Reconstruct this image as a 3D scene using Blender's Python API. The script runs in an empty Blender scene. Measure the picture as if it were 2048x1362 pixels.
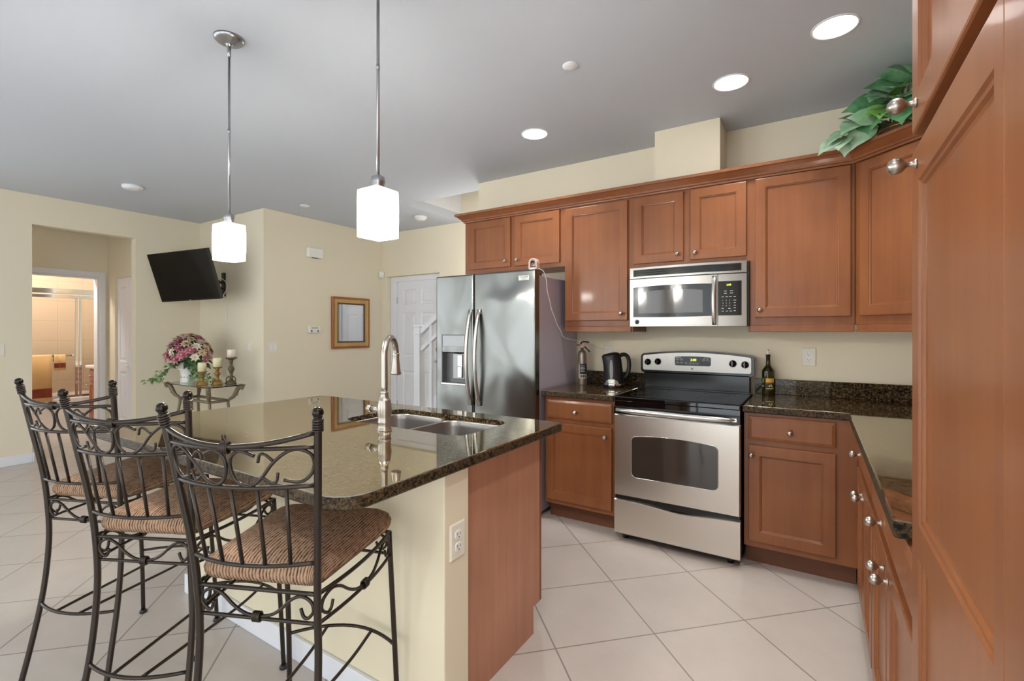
import bpy, bmesh, math, random
from mathutils import Vector, Matrix
random.seed(7)
PI = math.pi
S = bpy.context.scene
COL = S.collection

# ------------------------------------------------------------------ camera
cd = bpy.data.cameras.new('camera')
cd.sensor_width = 36.0
cd.lens = 953.0 / 2048 * 36
cd.shift_y = -17.0 / 2048
cd.clip_start = 0.02
cam = bpy.data.objects.new('camera', cd)
COL.objects.link(cam)
cam.location = (0, 0, 1.328)
cam.rotation_euler = (PI / 2, 0, math.atan(606 / 953.0))
S.camera = cam

# ------------------------------------------------------------------ world, light, exposure
S.view_settings.view_transform = 'Standard'
S.view_settings.look = 'None'
S.view_settings.exposure = 0.72
S.view_settings.gamma = 1.0
S.view_settings.use_curve_mapping = False
w = bpy.data.worlds.new('world'); S.world = w; w.use_nodes = True
bg = w.node_tree.nodes['Background']
bg.inputs[0].default_value = (0.89, 0.955, 1.0, 1)
bg.inputs[1].default_value = 1.9

def light(name, kind, loc, rot, power, color=(1, 1, 1), parent=None, **kw):
    l = bpy.data.lights.new(name, kind); l.energy = power; l.color = color
    for k, v in kw.items(): setattr(l, k, v)
    o = bpy.data.objects.new(name, l); COL.objects.link(o)
    o.location = loc; o.rotation_euler = rot
    if parent:
        o.parent = parent; o.location = Vector(loc) - parent.location
    return o
# daylight through the sliding glass doors of the living room behind the camera
if 0: light('daylight', 'AREA', (-3.0, -3.35, 1.25), (PI / 2, 0, 0), 40, (0.95, 0.975, 1.0), shape='RECTANGLE', size=5.2, size_y=2.2)
CAN_POWER = 6.5
PENDANT = 260

# bathroom lamp, and unseen fixtureless fills added to brighten the hall and entry walls
light('bathroom_lamp', 'POINT', (-8.4, 1.7, 2.5), (0, 0, 0), 40, (1.0, .93, .84), shadow_soft_size=.12)
light('hall_fill', 'POINT', (-7.35, 1.15, 2.45), (0, 0, 0), 1.5, (1.0, .90, .76), shadow_soft_size=.12)
light('stairwell_fill', 'POINT', (-3.05, 4.3, 2.15), (0, 0, 0), 11, (1.0, .97, .92), shadow_soft_size=.15)
# ------------------------------------------------------------------ colour and materials
def lin(c): c /= 255.0; return c / 12.92 if c <= 0.04045 else ((c + 0.055) / 1.055) ** 2.4
def C(r, g, b): return (lin(r), lin(g), lin(b), 1)
def mat(name, col, rough=0.5, metal=0.0, coat=0.0, ior=None, emit=None, es=1.0, spec=None, trans=0.0, alpha=None):
    m = bpy.data.materials.new(name); m.use_nodes = True
    b = m.node_tree.nodes['Principled BSDF']
    b.inputs['Base Color'].default_value = col
    b.inputs['Roughness'].default_value = rough
    b.inputs['Metallic'].default_value = metal
    b.inputs['Coat Weight'].default_value = coat
    b.inputs['Coat Roughness'].default_value = 0.08
    if ior: b.inputs['IOR'].default_value = ior
    if spec is not None: b.inputs['Specular IOR Level'].default_value = spec
    if trans: b.inputs['Transmission Weight'].default_value = trans
    if emit:
        b.inputs['Emission Color'].default_value = emit; b.inputs['Emission Strength'].default_value = es
    return m
class N:
    """short-hand for wiring nodes into a material"""
    def __init__(s, m): s.t = m.node_tree; s.b = s.t.nodes['Principled BSDF']
    def n(s, kind, **kw):
        x = s.t.nodes.new(kind)
        for k, v in kw.items():
            if k.startswith('i_'): x.inputs[k[2:].replace('_', ' ')].default_value = v
            else: setattr(x, k, v)
        return x
    def l(s, a, b): s.t.links.new(a, b)
    def coord(s, scale=(1, 1, 1), rot=(0, 0, 0), loc=(0, 0, 0), kind='Object'):
        c = s.n('ShaderNodeTexCoord'); m = s.n('ShaderNodeMapping')
        m.inputs['Scale'].default_value = scale; m.inputs['Rotation'].default_value = rot; m.inputs['Location'].default_value = loc
        s.l(c.outputs[kind], m.inputs[0]); return m.outputs[0]
    def ramp(s, fac, stops, interp='LINEAR'):
        r = s.n('ShaderNodeValToRGB'); e = r.color_ramp; e.interpolation = interp
        while len(e.elements) < len(stops): e.elements.new(0.5)
        for q, (p, c) in zip(e.elements, stops): q.position = p; q.color = c
        s.l(fac, r.inputs[0]); return r.outputs[0]
    def bump(s, h, strength=0.3, dist=0.01):
        b = s.n('ShaderNodeBump'); b.inputs['Strength'].default_value = strength; b.inputs['Distance'].default_value = dist
        s.l(h, b.inputs['Height']); s.l(b.outputs[0], s.b.inputs['Normal']); return b

def wood(name, a, b, rough=0.36, grain='z'):
    m = mat(name, a, rough, coat=0.08, spec=.4); k = N(m)
    sc = {'z': (26, 26, 1.6), 'x': (1.6, 26, 26)}[grain]
    t = k.n('ShaderNodeTexNoise', i_Scale=1.0, i_Detail=6.0, i_Roughness=0.6); k.l(k.coord(sc), t.inputs['Vector'])
    u = k.n('ShaderNodeTexNoise', i_Scale=3.0, i_Detail=2.0); k.l(k.coord((1, 1, 1)), u.inputs['Vector'])
    mx = k.n('ShaderNodeMix', data_type='FLOAT'); mx.inputs[0].default_value = 0.55
    k.l(t.outputs[0], mx.inputs[2]); k.l(u.outputs[0], mx.inputs[3])
    k.l(k.ramp(mx.outputs[0], [(0.34, a), (0.66, b)]), k.b.inputs['Base Color'])
    k.bump(t.outputs[0], 0.05, 0.002)
    return m
M = {}
M['wood'] = wood('cabinet_wood', C(126, 74, 42), C(147, 91, 53))
M['wood_panel'] = wood('lit_panel_wood', C(172, 120, 92), C(194, 140, 112), 0.42)  # island end panel: light falling on it is put into the lighter colour
M['wood_bath'] = wood('vanity_wood', C(150, 78, 36), C(172, 96, 50))
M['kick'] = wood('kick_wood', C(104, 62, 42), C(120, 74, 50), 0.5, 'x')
def wallmat(name, col):
    m = mat(name, col, 0.75, spec=0.25); k = N(m)
    t = k.n('ShaderNodeTexNoise', i_Scale=120.0, i_Detail=3.0); k.l(k.coord(), t.inputs['Vector'])
    k.bump(t.outputs[0], 0.06, 0.003); return m
M['wall'] = wallmat('beige_paint', C(231, 221, 198))
M['knee'] = wallmat('cream_paint', C(228, 217, 190))
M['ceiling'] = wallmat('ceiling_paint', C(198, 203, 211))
M['white'] = mat('white_paint', C(232, 233, 238), 0.4)
M['plastic'] = mat('white_plastic', C(232, 226, 210), 0.35)
M['plastic_w'] = mat('bright_plastic', C(238, 236, 230), 0.35)
M['slot'] = mat('dark_slot', C(60, 55, 50), 0.6)
M['black'] = mat('black_enamel', C(16, 16, 17), 0.16)
M['blackmat'] = mat('black_plastic', C(24, 24, 26), 0.42)
M['glassblack'] = mat('black_glass', C(9, 9, 10), 0.04, ior=1.6)
M['iron'] = mat('bronze_iron', C(60, 52, 46), 0.32, 0.7)
M['ironball'] = mat('dark_iron', C(46, 40, 35), 0.22, 0.8)
M['nickel'] = mat('brushed_nickel', C(186, 178, 168), 0.3, 1.0)
M['chrome'] = mat('chrome', C(214, 212, 210), 0.12, 1.0)
M['lampmetal'] = mat('satin_steel', C(170, 170, 172), 0.3, 1.0)
def steel(name, col, rough, axis='Z', wav=0.0, an=0.6):
    m = mat(name, col, rough, 1.0); k = N(m)
    if an:
        k.b.inputs['Anisotropic'].default_value = an
        tg = k.n('ShaderNodeTangent', direction_type='RADIAL', axis=axis); k.l(tg.outputs[0], k.b.inputs['Tangent'])
    if wav:
        u = k.n('ShaderNodeTexNoise', i_Scale=1.0, i_Detail=0.5, i_Distortion=0.6); k.l(k.coord((2.6, 2.6, 2.2)), u.inputs['Vector'])
        k.bump(u.outputs[0], wav, 0.06)
    return m
M['steel'] = steel('brushed_steel', C(222, 216, 207), 0.30)
M['steel_dim'] = steel('satin_appliance_steel', C(172, 168, 162), 0.32)
M['steel_h'] = steel('steel_handle', C(214, 212, 208), 0.3, an=0)
M['fridge'] = steel('fridge_steel', C(134, 135, 132), 0.25, 'Z', 0.8, 0)
M['fridge_side'] = mat('fridge_side_paint', C(186, 178, 192), 0.32, 0.2)
M['fridge_dark'] = mat('fridge_gasket', C(62, 60, 62), 0.4, 0.3)
M['sinksteel'] = steel('sink_steel', C(160, 156, 152), 0.33, an=0)
def granite():
    m = mat('speckled_granite', C(40, 34, 28), 0.03, ior=7.0); k = N(m)
    co = k.coord()
    v = k.n('ShaderNodeTexVoronoi', i_Scale=150.0); k.l(co, v.inputs['Vector'])
    t = k.n('ShaderNodeTexNoise', i_Scale=85.0, i_Detail=5.0, i_Roughness=0.7); k.l(co, t.inputs['Vector'])
    mx = k.n('ShaderNodeMix', data_type='FLOAT'); mx.inputs[0].default_value = 0.6
    k.l(v.outputs['Color'], mx.inputs[2]); k.l(t.outputs[0], mx.inputs[3])
    k.l(k.ramp(mx.outputs[0], [(0.32, C(16, 15, 13)), (0.47, C(44, 36, 27)), (0.58, C(84, 68, 46)), (0.68, C(118, 100, 72)), (0.8, C(40, 40, 32))]), k.b.inputs['Base Color'])
    return m
M['granite'] = granite()
def granite_edge():
    m = mat('granite_edge', C(40, 34, 28), 0.5, spec=.25); k = N(m)
    co = k.coord()
    v = k.n('ShaderNodeTexVoronoi', i_Scale=130.0); k.l(co, v.inputs['Vector'])
    t = k.n('ShaderNodeTexNoise', i_Scale=95.0, i_Detail=5.0, i_Roughness=0.7); k.l(co, t.inputs['Vector'])
    mx = k.n('ShaderNodeMix', data_type='FLOAT'); mx.inputs[0].default_value = 0.6
    k.l(v.outputs['Color'], mx.inputs[2]); k.l(t.outputs[0], mx.inputs[3])
    k.l(k.ramp(mx.outputs[0], [(0.36, C(14, 12, 10)), (0.46, C(46, 36, 24)), (0.55, C(96, 74, 44)), (0.64, C(38, 32, 24)), (0.78, C(112, 92, 62))]), k.b.inputs['Base Color'])
    k.bump(mx.outputs[0], 0.25, 0.004); return m
M['granite_edge'] = granite_edge()
M['granite'].copy().name = 'granite_splash'
M['splash'] = bpy.data.materials['granite_splash']
M['splash'].node_tree.nodes['Principled BSDF'].inputs['IOR'].default_value = 1.35; M['granite'].node_tree.nodes['Principled BSDF'].inputs['Specular Tint'].default_value = (1, .95, .83, 1)
def tilefloor():
    m = mat('floor_tile', C(214, 202, 190), 0.32, spec=0.4); k = N(m)
    a = 0.455
    co = k.coord((1 / a, 1 / a, 1), (0, 0, 0)); 
    sx = k.n('ShaderNodeTexCoord'); mp = k.n('ShaderNodeMapping', vector_type='TEXTURE')
    mp.inputs['Location'].default_value = (-0.918, 2.428, 0); mp.inputs['Rotation'].default_value = (0, 0, PI / 4); mp.inputs['Scale'].default_value = (a, a, 1)
    k.l(sx.outputs['Object'], mp.inputs[0])
    br = k.n('ShaderNodeTexBrick', offset=0.0, squash=1.0)
    br.inputs['Scale'].default_value = 1.0; br.inputs['Brick Width'].default_value = 1.0; br.inputs['Row Height'].default_value = 1.0
    br.inputs['Mortar Size'].default_value = 0.008; br.inputs['Mortar Smooth'].default_value = 0.1
    br.inputs['Color1'].default_value = C(200, 190, 181); br.inputs['Color2'].default_value = C(203, 194, 185); br.inputs['Mortar'].default_value = C(150, 142, 134)
    k.l(mp.outputs[0], br.inputs['Vector'])
    t = k.n('ShaderNodeTexNoise', i_Scale=5.0, i_Detail=5.0, i_Roughness=0.65); k.l(sx.outputs['Object'], t.inputs['Vector'])
    mul = k.n('ShaderNodeMix', data_type='RGBA', blend_type='MULTIPLY'); mul.inputs[0].default_value = 1.0
    k.l(br.outputs['Color'], mul.inputs[6]); k.l(k.ramp(t.outputs[0], [(0.3, (0.93, 0.92, 0.91, 1)), (0.7, (1, 1, 1, 1))]), mul.inputs[7])
    k.l(mul.outputs[2], k.b.inputs['Base Color'])
    inv = k.n('ShaderNodeMath', operation='SUBTRACT'); inv.inputs[0].default_value = 1.0; k.l(br.outputs['Fac'], inv.inputs[1])
    k.bump(inv.outputs[0], 0.5, 0.003); return m
M['tile'] = tilefloor()
def showertile():
    m = mat('shower_tile', C(226, 200, 172), 0.25); k = N(m)
    br = k.n('ShaderNodeTexBrick', offset=0.0); br.inputs['Scale'].default_value = 1.0
    br.inputs['Brick Width'].default_value = 0.3; br.inputs['Row Height'].default_value = 0.3; br.inputs['Mortar Size'].default_value = 0.004
    br.inputs['Color1'].default_value = C(226, 202, 178); br.inputs['Color2'].default_value = C(224, 200, 176); br.inputs['Mortar'].default_value = C(212, 186, 162)
    k.l(k.coord(rot=(0, PI / 2, 0)), br.inputs['Vector']); k.l(br.outputs['Color'], k.b.inputs['Base Color']); return m
M['stile'] = showertile()
def fabric():
    m = mat('woven_rope_fabric', C(134, 102, 78), 0.9, spec=0.1); k = N(m)
    co = k.coord()
    sep = k.n('ShaderNodeSeparateXYZ'); k.l(co, sep.inputs[0])
    tcn = k.n('ShaderNodeTexCoord'); sn_ = k.n('ShaderNodeSeparateXYZ'); k.l(tcn.outputs['Normal'], sn_.inputs[0])
    ax_ = k.n('ShaderNodeMath', operation='ABSOLUTE'); k.l(sep.outputs[0], ax_.inputs[0])
    an_ = k.n('ShaderNodeMath', operation='ABSOLUTE'); k.l(sn_.outputs[0], an_.inputs[0])
    zz_ = k.n('ShaderNodeMath', operation='SUBTRACT'); zz_.inputs[0].default_value = .773; k.l(sep.outputs[2], zz_.inputs[1])
    ph_ = k.n('ShaderNodeMath', operation='MULTIPLY_ADD'); k.l(an_.outputs[0], ph_.inputs[0]); k.l(zz_.outputs[0], ph_.inputs[1]); k.l(ax_.outputs[0], ph_.inputs[2])
    wv = k.n('ShaderNodeMath', operation='MULTIPLY'); wv.inputs[1].default_value = 2 * PI / 0.0092; k.l(ph_.outputs[0], wv.inputs[0])
    nz0 = k.n('ShaderNodeTexNoise', i_Scale=30.0, i_Detail=2.0); k.l(co, nz0.inputs['Vector'])
    ad = k.n('ShaderNodeMath', operation='MULTIPLY_ADD'); ad.inputs[1].default_value = 1.6; k.l(nz0.outputs[0], ad.inputs[0]); k.l(wv.outputs[0], ad.inputs[2])
    sn = k.n('ShaderNodeMath', operation='SINE'); k.l(ad.outputs[0], sn.inputs[0])
    mr = k.n('ShaderNodeMapRange'); mr.inputs['From Min'].default_value = -1; k.l(sn.outputs[0], mr.inputs['Value'])
    nz = k.n('ShaderNodeTexNoise', i_Scale=1.0, i_Detail=3.0); k.l(k.coord((105, 60, 60)), nz.inputs['Vector'])
    mu = k.n('ShaderNodeMath', operation='MULTIPLY_ADD'); mu.inputs[1].default_value = 0.5; k.l(mr.outputs[0], mu.inputs[0])
    sb = k.n('ShaderNodeMath', operation='MULTIPLY'); sb.inputs[1].default_value = 0.8; k.l(nz.outputs[0], sb.inputs[0]); k.l(sb.outputs[0], mu.inputs[2])
    k.l(k.ramp(mu.outputs[0], [(0.34, C(70, 52, 42)), (0.46, C(126, 98, 78)), (0.66, C(158, 126, 102)), (0.95, C(176, 146, 120))]), k.b.inputs['Base Color'])
    k.bump(mu.outputs[0], 0.8, 0.004); return m
M['fabric'] = fabric()
def glow():
    m = mat('lit_frosted_glass', C(255, 250, 235), 0.4, emit=(1.0, 0.975, 0.91, 1), es=1.0); k = N(m)
    g = k.n('ShaderNodeTexGradient', gradient_type='SPHERICAL'); k.l(k.coord((9.5, 9.5, 9.5)), g.inputs[0])
    pw = k.n('ShaderNodeMath', operation='POWER'); pw.inputs[1].default_value = 4.0; k.l(g.outputs['Fac'], pw.inputs[0])
    ma = k.n('ShaderNodeMath', operation='MULTIPLY_ADD'); ma.inputs[1].default_value = PENDANT / 0.0625; ma.inputs[2].default_value = 0.5
    k.l(pw.outputs[0], ma.inputs[0]); k.l(ma.outputs[0], k.b.inputs['Emission Strength']); return m
M['shade'] = glow()
M['lens'] = mat('lit_lens', C(255, 255, 250), 0.5, emit=(1.0, 0.98, 0.95, 1), es=9.0)
M['clock'] = mat('lit_digits', C(200, 220, 60), 0.5, emit=C(225, 235, 90), es=1.2)
M['mark'] = mat('white_marking', C(215, 215, 212), 0.5)
M['glass'] = mat('clear_glass', C(225, 240, 235), 0.02, trans=1.0, ior=1.45)
M['mirror'] = mat('mirror_glass', C(225, 226, 228), 0.01, 1.0)
M['screen'] = mat('tv_screen', C(12, 12, 14), 0.16, spec=.3)
M['ovenglass'] = mat('oven_window', C(58, 52, 47), 0.06, ior=1.7)
M['mwglass'] = mat('microwave_window', C(84, 82, 78), 0.1, ior=1.6)

# ------------------------------------------------------------------ mesh helper
class MB:
    def __init__(s): s.bm = bmesh.new(); s.mi = 0; s.sm = False
    def face(s, vs):
        try: f = s.bm.faces.new(vs)
        except ValueError: return None
        f.material_index = s.mi; f.smooth = s.sm; return f
    def v(s, *p): return s.bm.verts.new(p if len(p) == 3 else p[0])
    def box(s, x0, y0, z0, x1, y1, z1, b=0.0):
        if x1 < x0: x0, x1 = x1, x0
        if y1 < y0: y0, y1 = y1, y0
        if z1 < z0: z0, z1 = z1, z0
        vs = [s.v(x, y, z) for z in (z0, z1) for y in (y0, y1) for x in (x0, x1)]
        fs = [s.face([vs[i] for i in q]) for q in ((0, 2, 3, 1), (4, 5, 7, 6), (0, 1, 5, 4), (2, 6, 7, 3), (0, 4, 6, 2), (1, 3, 7, 5))]
        if b > 0:
            es = list({e for f in fs for e in f.edges})
            r = bmesh.ops.bevel(s.bm, geom=es, offset=b, segments=2, profile=0.5, affect='EDGES')
            for f in r['faces']: f.material_index = s.mi
        return s
    def rings(s, rings, cap0=True, cap1=True, closed=True):
        R = [[s.v(p) for p in r] for r in rings]
        for a, b in zip(R, R[1:]):
            n = len(a)
            for i in range(n if closed else n - 1):
                j = (i + 1) % n
                s.face([a[i], a[j], b[j], b[i]])
        if cap0: s.face(list(reversed(R[0])))
        if cap1: s.face(R[-1])
        return R
    def tube(s, pts, r, n=8, closed=False, caps=True):
        pts = [Vector(p) for p in pts]
        m = len(pts)
        rs = r if isinstance(r, (list, tuple)) else [r] * m
        T = []
        for i in range(m):
            if closed: t = pts[(i + 1) % m] - pts[i - 1]
            else: t = pts[min(i + 1, m - 1)] - pts[max(i - 1, 0)]
            T.append(t.normalized())
        u = T[0].orthogonal().normalized(); out = []
        for i in range(m):
            if i:
                ax = T[i - 1].cross(T[i])
                if ax.length > 1e-7: u = Matrix.Rotation(T[i - 1].angle(T[i]), 3, ax.normalized()) @ u
            u = (u - T[i] * u.dot(T[i])).normalized(); w_ = T[i].cross(u)
            out.append([pts[i] + (u * math.cos(2 * PI * k / n) + w_ * math.sin(2 * PI * k / n)) * rs[i] for k in range(n)])
        old = s.sm; s.sm = True
        if closed: s.rings(out + [out[0]], False, False)
        else: s.rings(out, caps, caps)
        s.sm = old; return s
    def lathe(s, prof, c=(0, 0, 0), n=20, ax='z', cap=True, sq=None):
        c = Vector(c); rr = []
        for (r, h) in prof:
            ring = []
            for k in range(n):
                a = 2 * PI * k / n; x, y = r * math.cos(a), r * math.sin(a)
                if ax == 'z': p = Vector((x, y, h))
                elif ax == 'y': p = Vector((x, h, -y))
                elif ax == '-y': p = Vector((x, -h, y))
                elif ax == '-x': p = Vector((-h, -x, y))
                else: p = Vector((h, x, y))
                ring.append(c + p)
            rr.append(ring)
        old = s.sm; s.sm = True; s.rings(rr, cap, cap); s.sm = old; return s
    def ball(s, c, r, n=14, m=9):
        return s.lathe([(max(1e-4, r * math.sin(PI * i / m)), -r * math.cos(PI * i / m)) for i in range(m + 1)], c, n)
    def prism(s, poly, f0, f1):
        """poly: list of 2D; f0/f1 map 2D to 3D for the two caps"""
        return s.rings([[f0(*p) for p in poly], [f1(*p) for p in poly]])
    def xform(s, mtx): bmesh.ops.transform(s.bm, matrix=mtx, verts=s.bm.verts); return s

def build(name, mb, mats, parent=None, loc=None, local=False):
    """one mesh object; geometry given in world coordinates unless local"""
    if not isinstance(mats, (list, tuple)): mats = [mats]
    bm = mb.bm
    bmesh.ops.recalc_face_normals(bm, faces=bm.faces)
    me = bpy.data.meshes.new(name)
    o = bpy.data.objects.new(name, me); COL.objects.link(o)
    if parent is not None:
        o.parent = parent
        if not local:
            chain = Matrix.Identity(4); q = parent
            while q is not None: chain = q.matrix_basis @ chain; q = q.parent
            bm.transform(chain.inverted())
    elif loc is not None:
        o.location = loc
        if not local: bm.transform(Matrix.Translation(-Vector(loc)))
    bm.to_mesh(me); bm.free()
    for m in mats: me.materials.append(m if not isinstance(m, str) else M[m])
    return o
def thing(name, label, cat, loc=(0, 0, 0), rz=0.0, group=None):
    o = bpy.data.objects.new(name, None); COL.objects.link(o)
    o.empty_display_size = 0.1
    o.location = loc; o.rotation_euler = (0, 0, rz)
    tag(o, label, cat, group); return o
def tag(o, label, cat, group=None):
    o['label'] = label; o['category'] = cat
    if group: o['group'] = group
    return o
def struct(name, mb, m, parent=None):
    o = build(name, mb, m, parent)
    if parent is None: o['kind'] = 'structure'
    return o
def copy_tree(o, parent=None):
    c = o.copy(); COL.objects.link(c)
    if parent: c.parent = parent
    for ch in list(o.children): copy_tree(ch, c)
    return c
def relabel(o, label): o['label'] = label; return o
def smooth_pts(P, k=6, closed=False):
    P = [Vector(p) for p in P]; out = []; n = len(P)
    for i in range(n if closed else n - 1):
        p1, p2 = P[i], P[(i + 1) % n]
        p0 = P[i - 1] if (closed or i > 0) else p1 * 2 - p2
        p3 = P[(i + 2) % n] if (closed or i + 2 < n) else p2 * 2 - p1
        for j in range(k):
            t = j / k
            out.append(0.5 * ((2 * p1) + (p2 - p0) * t + (2 * p0 - 5 * p1 + 4 * p2 - p3) * t * t + (3 * p1 - p0 - 3 * p2 + p3) * t ** 3))
    if not closed: out.append(P[-1])
    return out
def rrect(x0, y0, x1, y1, r, n=6):
    """CCW rounded rectangle; r one radius or four (bl, br, tr, tl)"""
    rs = r if isinstance(r, (list, tuple)) else [r] * 4
    out = []
    for (cx, cy, a0), q in zip([(x0, y0, PI), (x1, y0, 1.5 * PI), (x1, y1, 0), (x0, y1, PI / 2)], rs):
        sx = 1 if cx == x0 else -1; sy = 1 if cy == y0 else -1
        if q <= 0: out.append((cx, cy)); continue
        for k in range(n + 1):
            a = a0 + PI / 2 * k / n
            out.append((cx + sx * q + q * math.cos(a), cy + sy * q + q * math.sin(a)))
    return out
def offset(poly, d):
    """inset a CCW polygon by d"""
    n = len(poly); out = []
    for i in range(n):
        a, b, c = Vector(poly[i - 1]), Vector(poly[i]), Vector(poly[(i + 1) % n])
        e1 = (b - a).normalized(); e2 = (c - b).normalized()
        n1 = Vector((-e1.y, e1.x)); n2 = Vector((-e2.y, e2.x))
        m = (n1 + n2); m = m / max(0.3, m.dot(n1)) if m.length > 1e-6 else n1
        out.append((b.x + m.x * d, b.y + m.y * d))
    return out
def slab(poly, z0, z1, hole=None, ease=0.006):
    mb = MB(); bm = mb.bm
    def loop(p, z): return [mb.v(x, y, z) for x, y in p]
    def wall(a, b, mi):
        mb.mi = mi
        for i in range(len(a)): mb.face([a[i], a[(i + 1) % len(a)], b[(i + 1) % len(b)], b[i]])
    L = [loop(offset(poly, ease), z0), loop(poly, z0 + ease), loop(poly, z1 - ease), loop(offset(poly, ease * 0.35), z1 - ease * 0.35), loop(offset(poly, ease), z1)]
    for i, (a, b) in enumerate(zip(L, L[1:])): wall(a, b, 1 if i < 3 else 0)
    def ring_edges(l): return [bm.edges.get((l[i], l[(i + 1) % len(l)])) or bm.edges.new((l[i], l[(i + 1) % len(l)])) for i in range(len(l))]
    top = ring_edges(L[-1]); bot = ring_edges(L[0])
    if hole:
        H = [loop(hole, z1), loop(offset(hole, -0.0), z0)]
        wall(H[0], H[1], 2); top += ring_edges(H[0]); bot += ring_edges(H[1])
    for es in (top, bot):
        r = bmesh.ops.triangle_fill(bm, use_beauty=True, use_dissolve=False, edges=es)
        for g in r['geom']:
            if isinstance(g, bmesh.types.BMFace): g.material_index = 0
    return mb
def text(name, s, size, mtx, m, parent, depth=0.0005, align='CENTER'):
    cu = bpy.data.curves.new('t', 'FONT'); cu.body = s; cu.size = size; cu.extrude = depth
    cu.align_x = align; cu.align_y = 'CENTER'
    to = bpy.data.objects.new('t', cu); COL.objects.link(to)
    dg = bpy.context.evaluated_depsgraph_get()
    me = bpy.data.meshes.new_from_object(to.evaluated_get(dg)); bpy.data.objects.remove(to)
    me.transform(mtx); mb = MB(); mb.bm.from_mesh(me); bpy.data.meshes.remove(me)
    for f in mb.bm.faces: f.material_index = 0
    return build(name, mb, m, parent)
def facing(x, y, z, d='-y'):
    """matrix that stands text upright, facing -y / +x / -x"""
    rz = {'-y': 0, '+x': PI / 2, '-x': -PI / 2}[d]
    return Matrix.Translation((x, y, z)) @ Matrix.Rotation(rz, 4, 'Z') @ Matrix.Rotation(PI / 2, 4, 'X')

# ------------------------------------------------------------------ the setting
ZC = 2.735
YK = 3.64          # kitchen wall
XR = 0.80          # right wall
XA = -6.74         # left wall
mb = MB(); mb.box(-9.9, -2.4, -0.1, XR + .12, 5.1, 0); struct('floor', mb, 'tile')
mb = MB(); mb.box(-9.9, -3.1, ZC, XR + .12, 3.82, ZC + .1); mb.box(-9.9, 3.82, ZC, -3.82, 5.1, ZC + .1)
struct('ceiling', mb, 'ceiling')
mb = MB(); mb.box(-2.69, YK, 0, XR + .12, YK + .12, ZC); struct('wall_back', mb, 'wall')
mb = MB(); mb.box(-.95, 3.365, 2.2, -.525, YK - .001, ZC - .001); struct('wall_chase', mb, 'wall')
mb = MB(); mb.box(XR, .1, 0, XR + .12, YK, ZC); struct('wall_right', mb, 'wall')
mb = MB(); mb.box(XA - .12, .2, 0, XA, 1.475, ZC); mb.box(XA - .12, 2.354, 0, XA, 3.17, ZC); mb.box(XA - .12, 1.475, 2.43, XA, 2.354, ZC)
struct('wall_left', mb, 'wall')
mb = MB(); mb.box(XA, 3.05, 0, -5.28, 3.17, ZC); struct('wall_alcove', mb, 'wall')
mb = MB(); mb.box(-5.40, 3.17, 0, -5.28, 4.80, ZC); struct('wall_corridor', mb, 'wall')
mb = MB(); mb.box(-5.40, 4.80, 0, -5.19, 4.98, ZC); mb.box(-4.19, 4.80, 0, -.5, 4.98, 4.2); mb.box(-5.19, 4.80, 2.117, -4.19, 4.98, ZC)
struct('wall_entry', mb, 'wall')
mb = MB(); mb.box(-3.92, 3.82, ZC + .1, -3.82, 4.8, 4.2); mb.box(-3.82, 3.72, ZC + .1, -.5, 3.82, 4.2); mb.box(-3.92, 3.72, 4.2, -.5, 4.98, 4.3); mb.box(-.5, 3.76, 0, -.4, 4.98, 4.2)
struct('wall_stairwell', mb, 'white')
mb = MB(); mb.box(-8.02, .9, 0, -7.90, 1.55, ZC); mb.box(-8.02, 2.36, 0, -7.90, 2.55, ZC); mb.box(-8.02, 1.55, 2.04, -7.90, 2.36, ZC)
struct('wall_hall', mb, 'wall')
mb = MB(); mb.box(-7.90, 2.45, 0, -7.66, 2.55, ZC); mb.box(-6.93, 2.45, 0, XA - .12, 2.55, ZC); mb.box(-7.66, 2.45, 2.02, -6.93, 2.55, ZC)
struct('wall_closet', mb, 'wall')
mb = MB(); mb.box(-7.90, .8, 0, XA - .12, .9, ZC); struct('wall_hall_end', mb, 'wall')
mb = MB(); mb.box(-9.80, .8, 0, -9.70, 3.6, ZC); mb.box(-9.70, .8, 0, -8.02, .9, ZC); mb.box(-9.70, 3.5, 0, -8.02, 3.6, ZC)
struct('wall_bathroom', mb, 'stile')
# rear wall of the living room with its wide glazed openings
mb = MB()
for a, b_ in ((-6.74, -5.9), (-3.5, -2.7), (-.3, .92)): mb.box(a, -3.1, 0, b_, -2.98, ZC)
mb.box(-5.9, -3.1, 2.35, -3.5, -2.98, ZC); mb.box(-2.7, -3.1, 2.35, -.3, -2.98, ZC)
struct('wall_rear', mb, 'wall')
# baseboards
def base(name, boxes):
    mb = MB()
    for b_ in boxes: mb.box(*b_, b=.004)
    struct(name, mb, 'white')
BH = .095
base('baseboard_left', [(XA, .2, 0, XA + .016, 1.475, BH), (XA - .12, 1.475, 0, XA + .016, 1.49, BH), (XA, 2.354, 0, XA + .016, 3.05, BH)])
base('baseboard_alcove', [(XA + .016, 3.034, 0, -5.264, 3.05, BH), (-5.28, 3.034, 0, -5.264, 4.8, BH)])
base('baseboard_hall', [(-7.9, .9, 0, -7.884, 1.47, BH), (-7.9, 2.434, 0, -7.72, 2.45, BH)])
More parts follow.
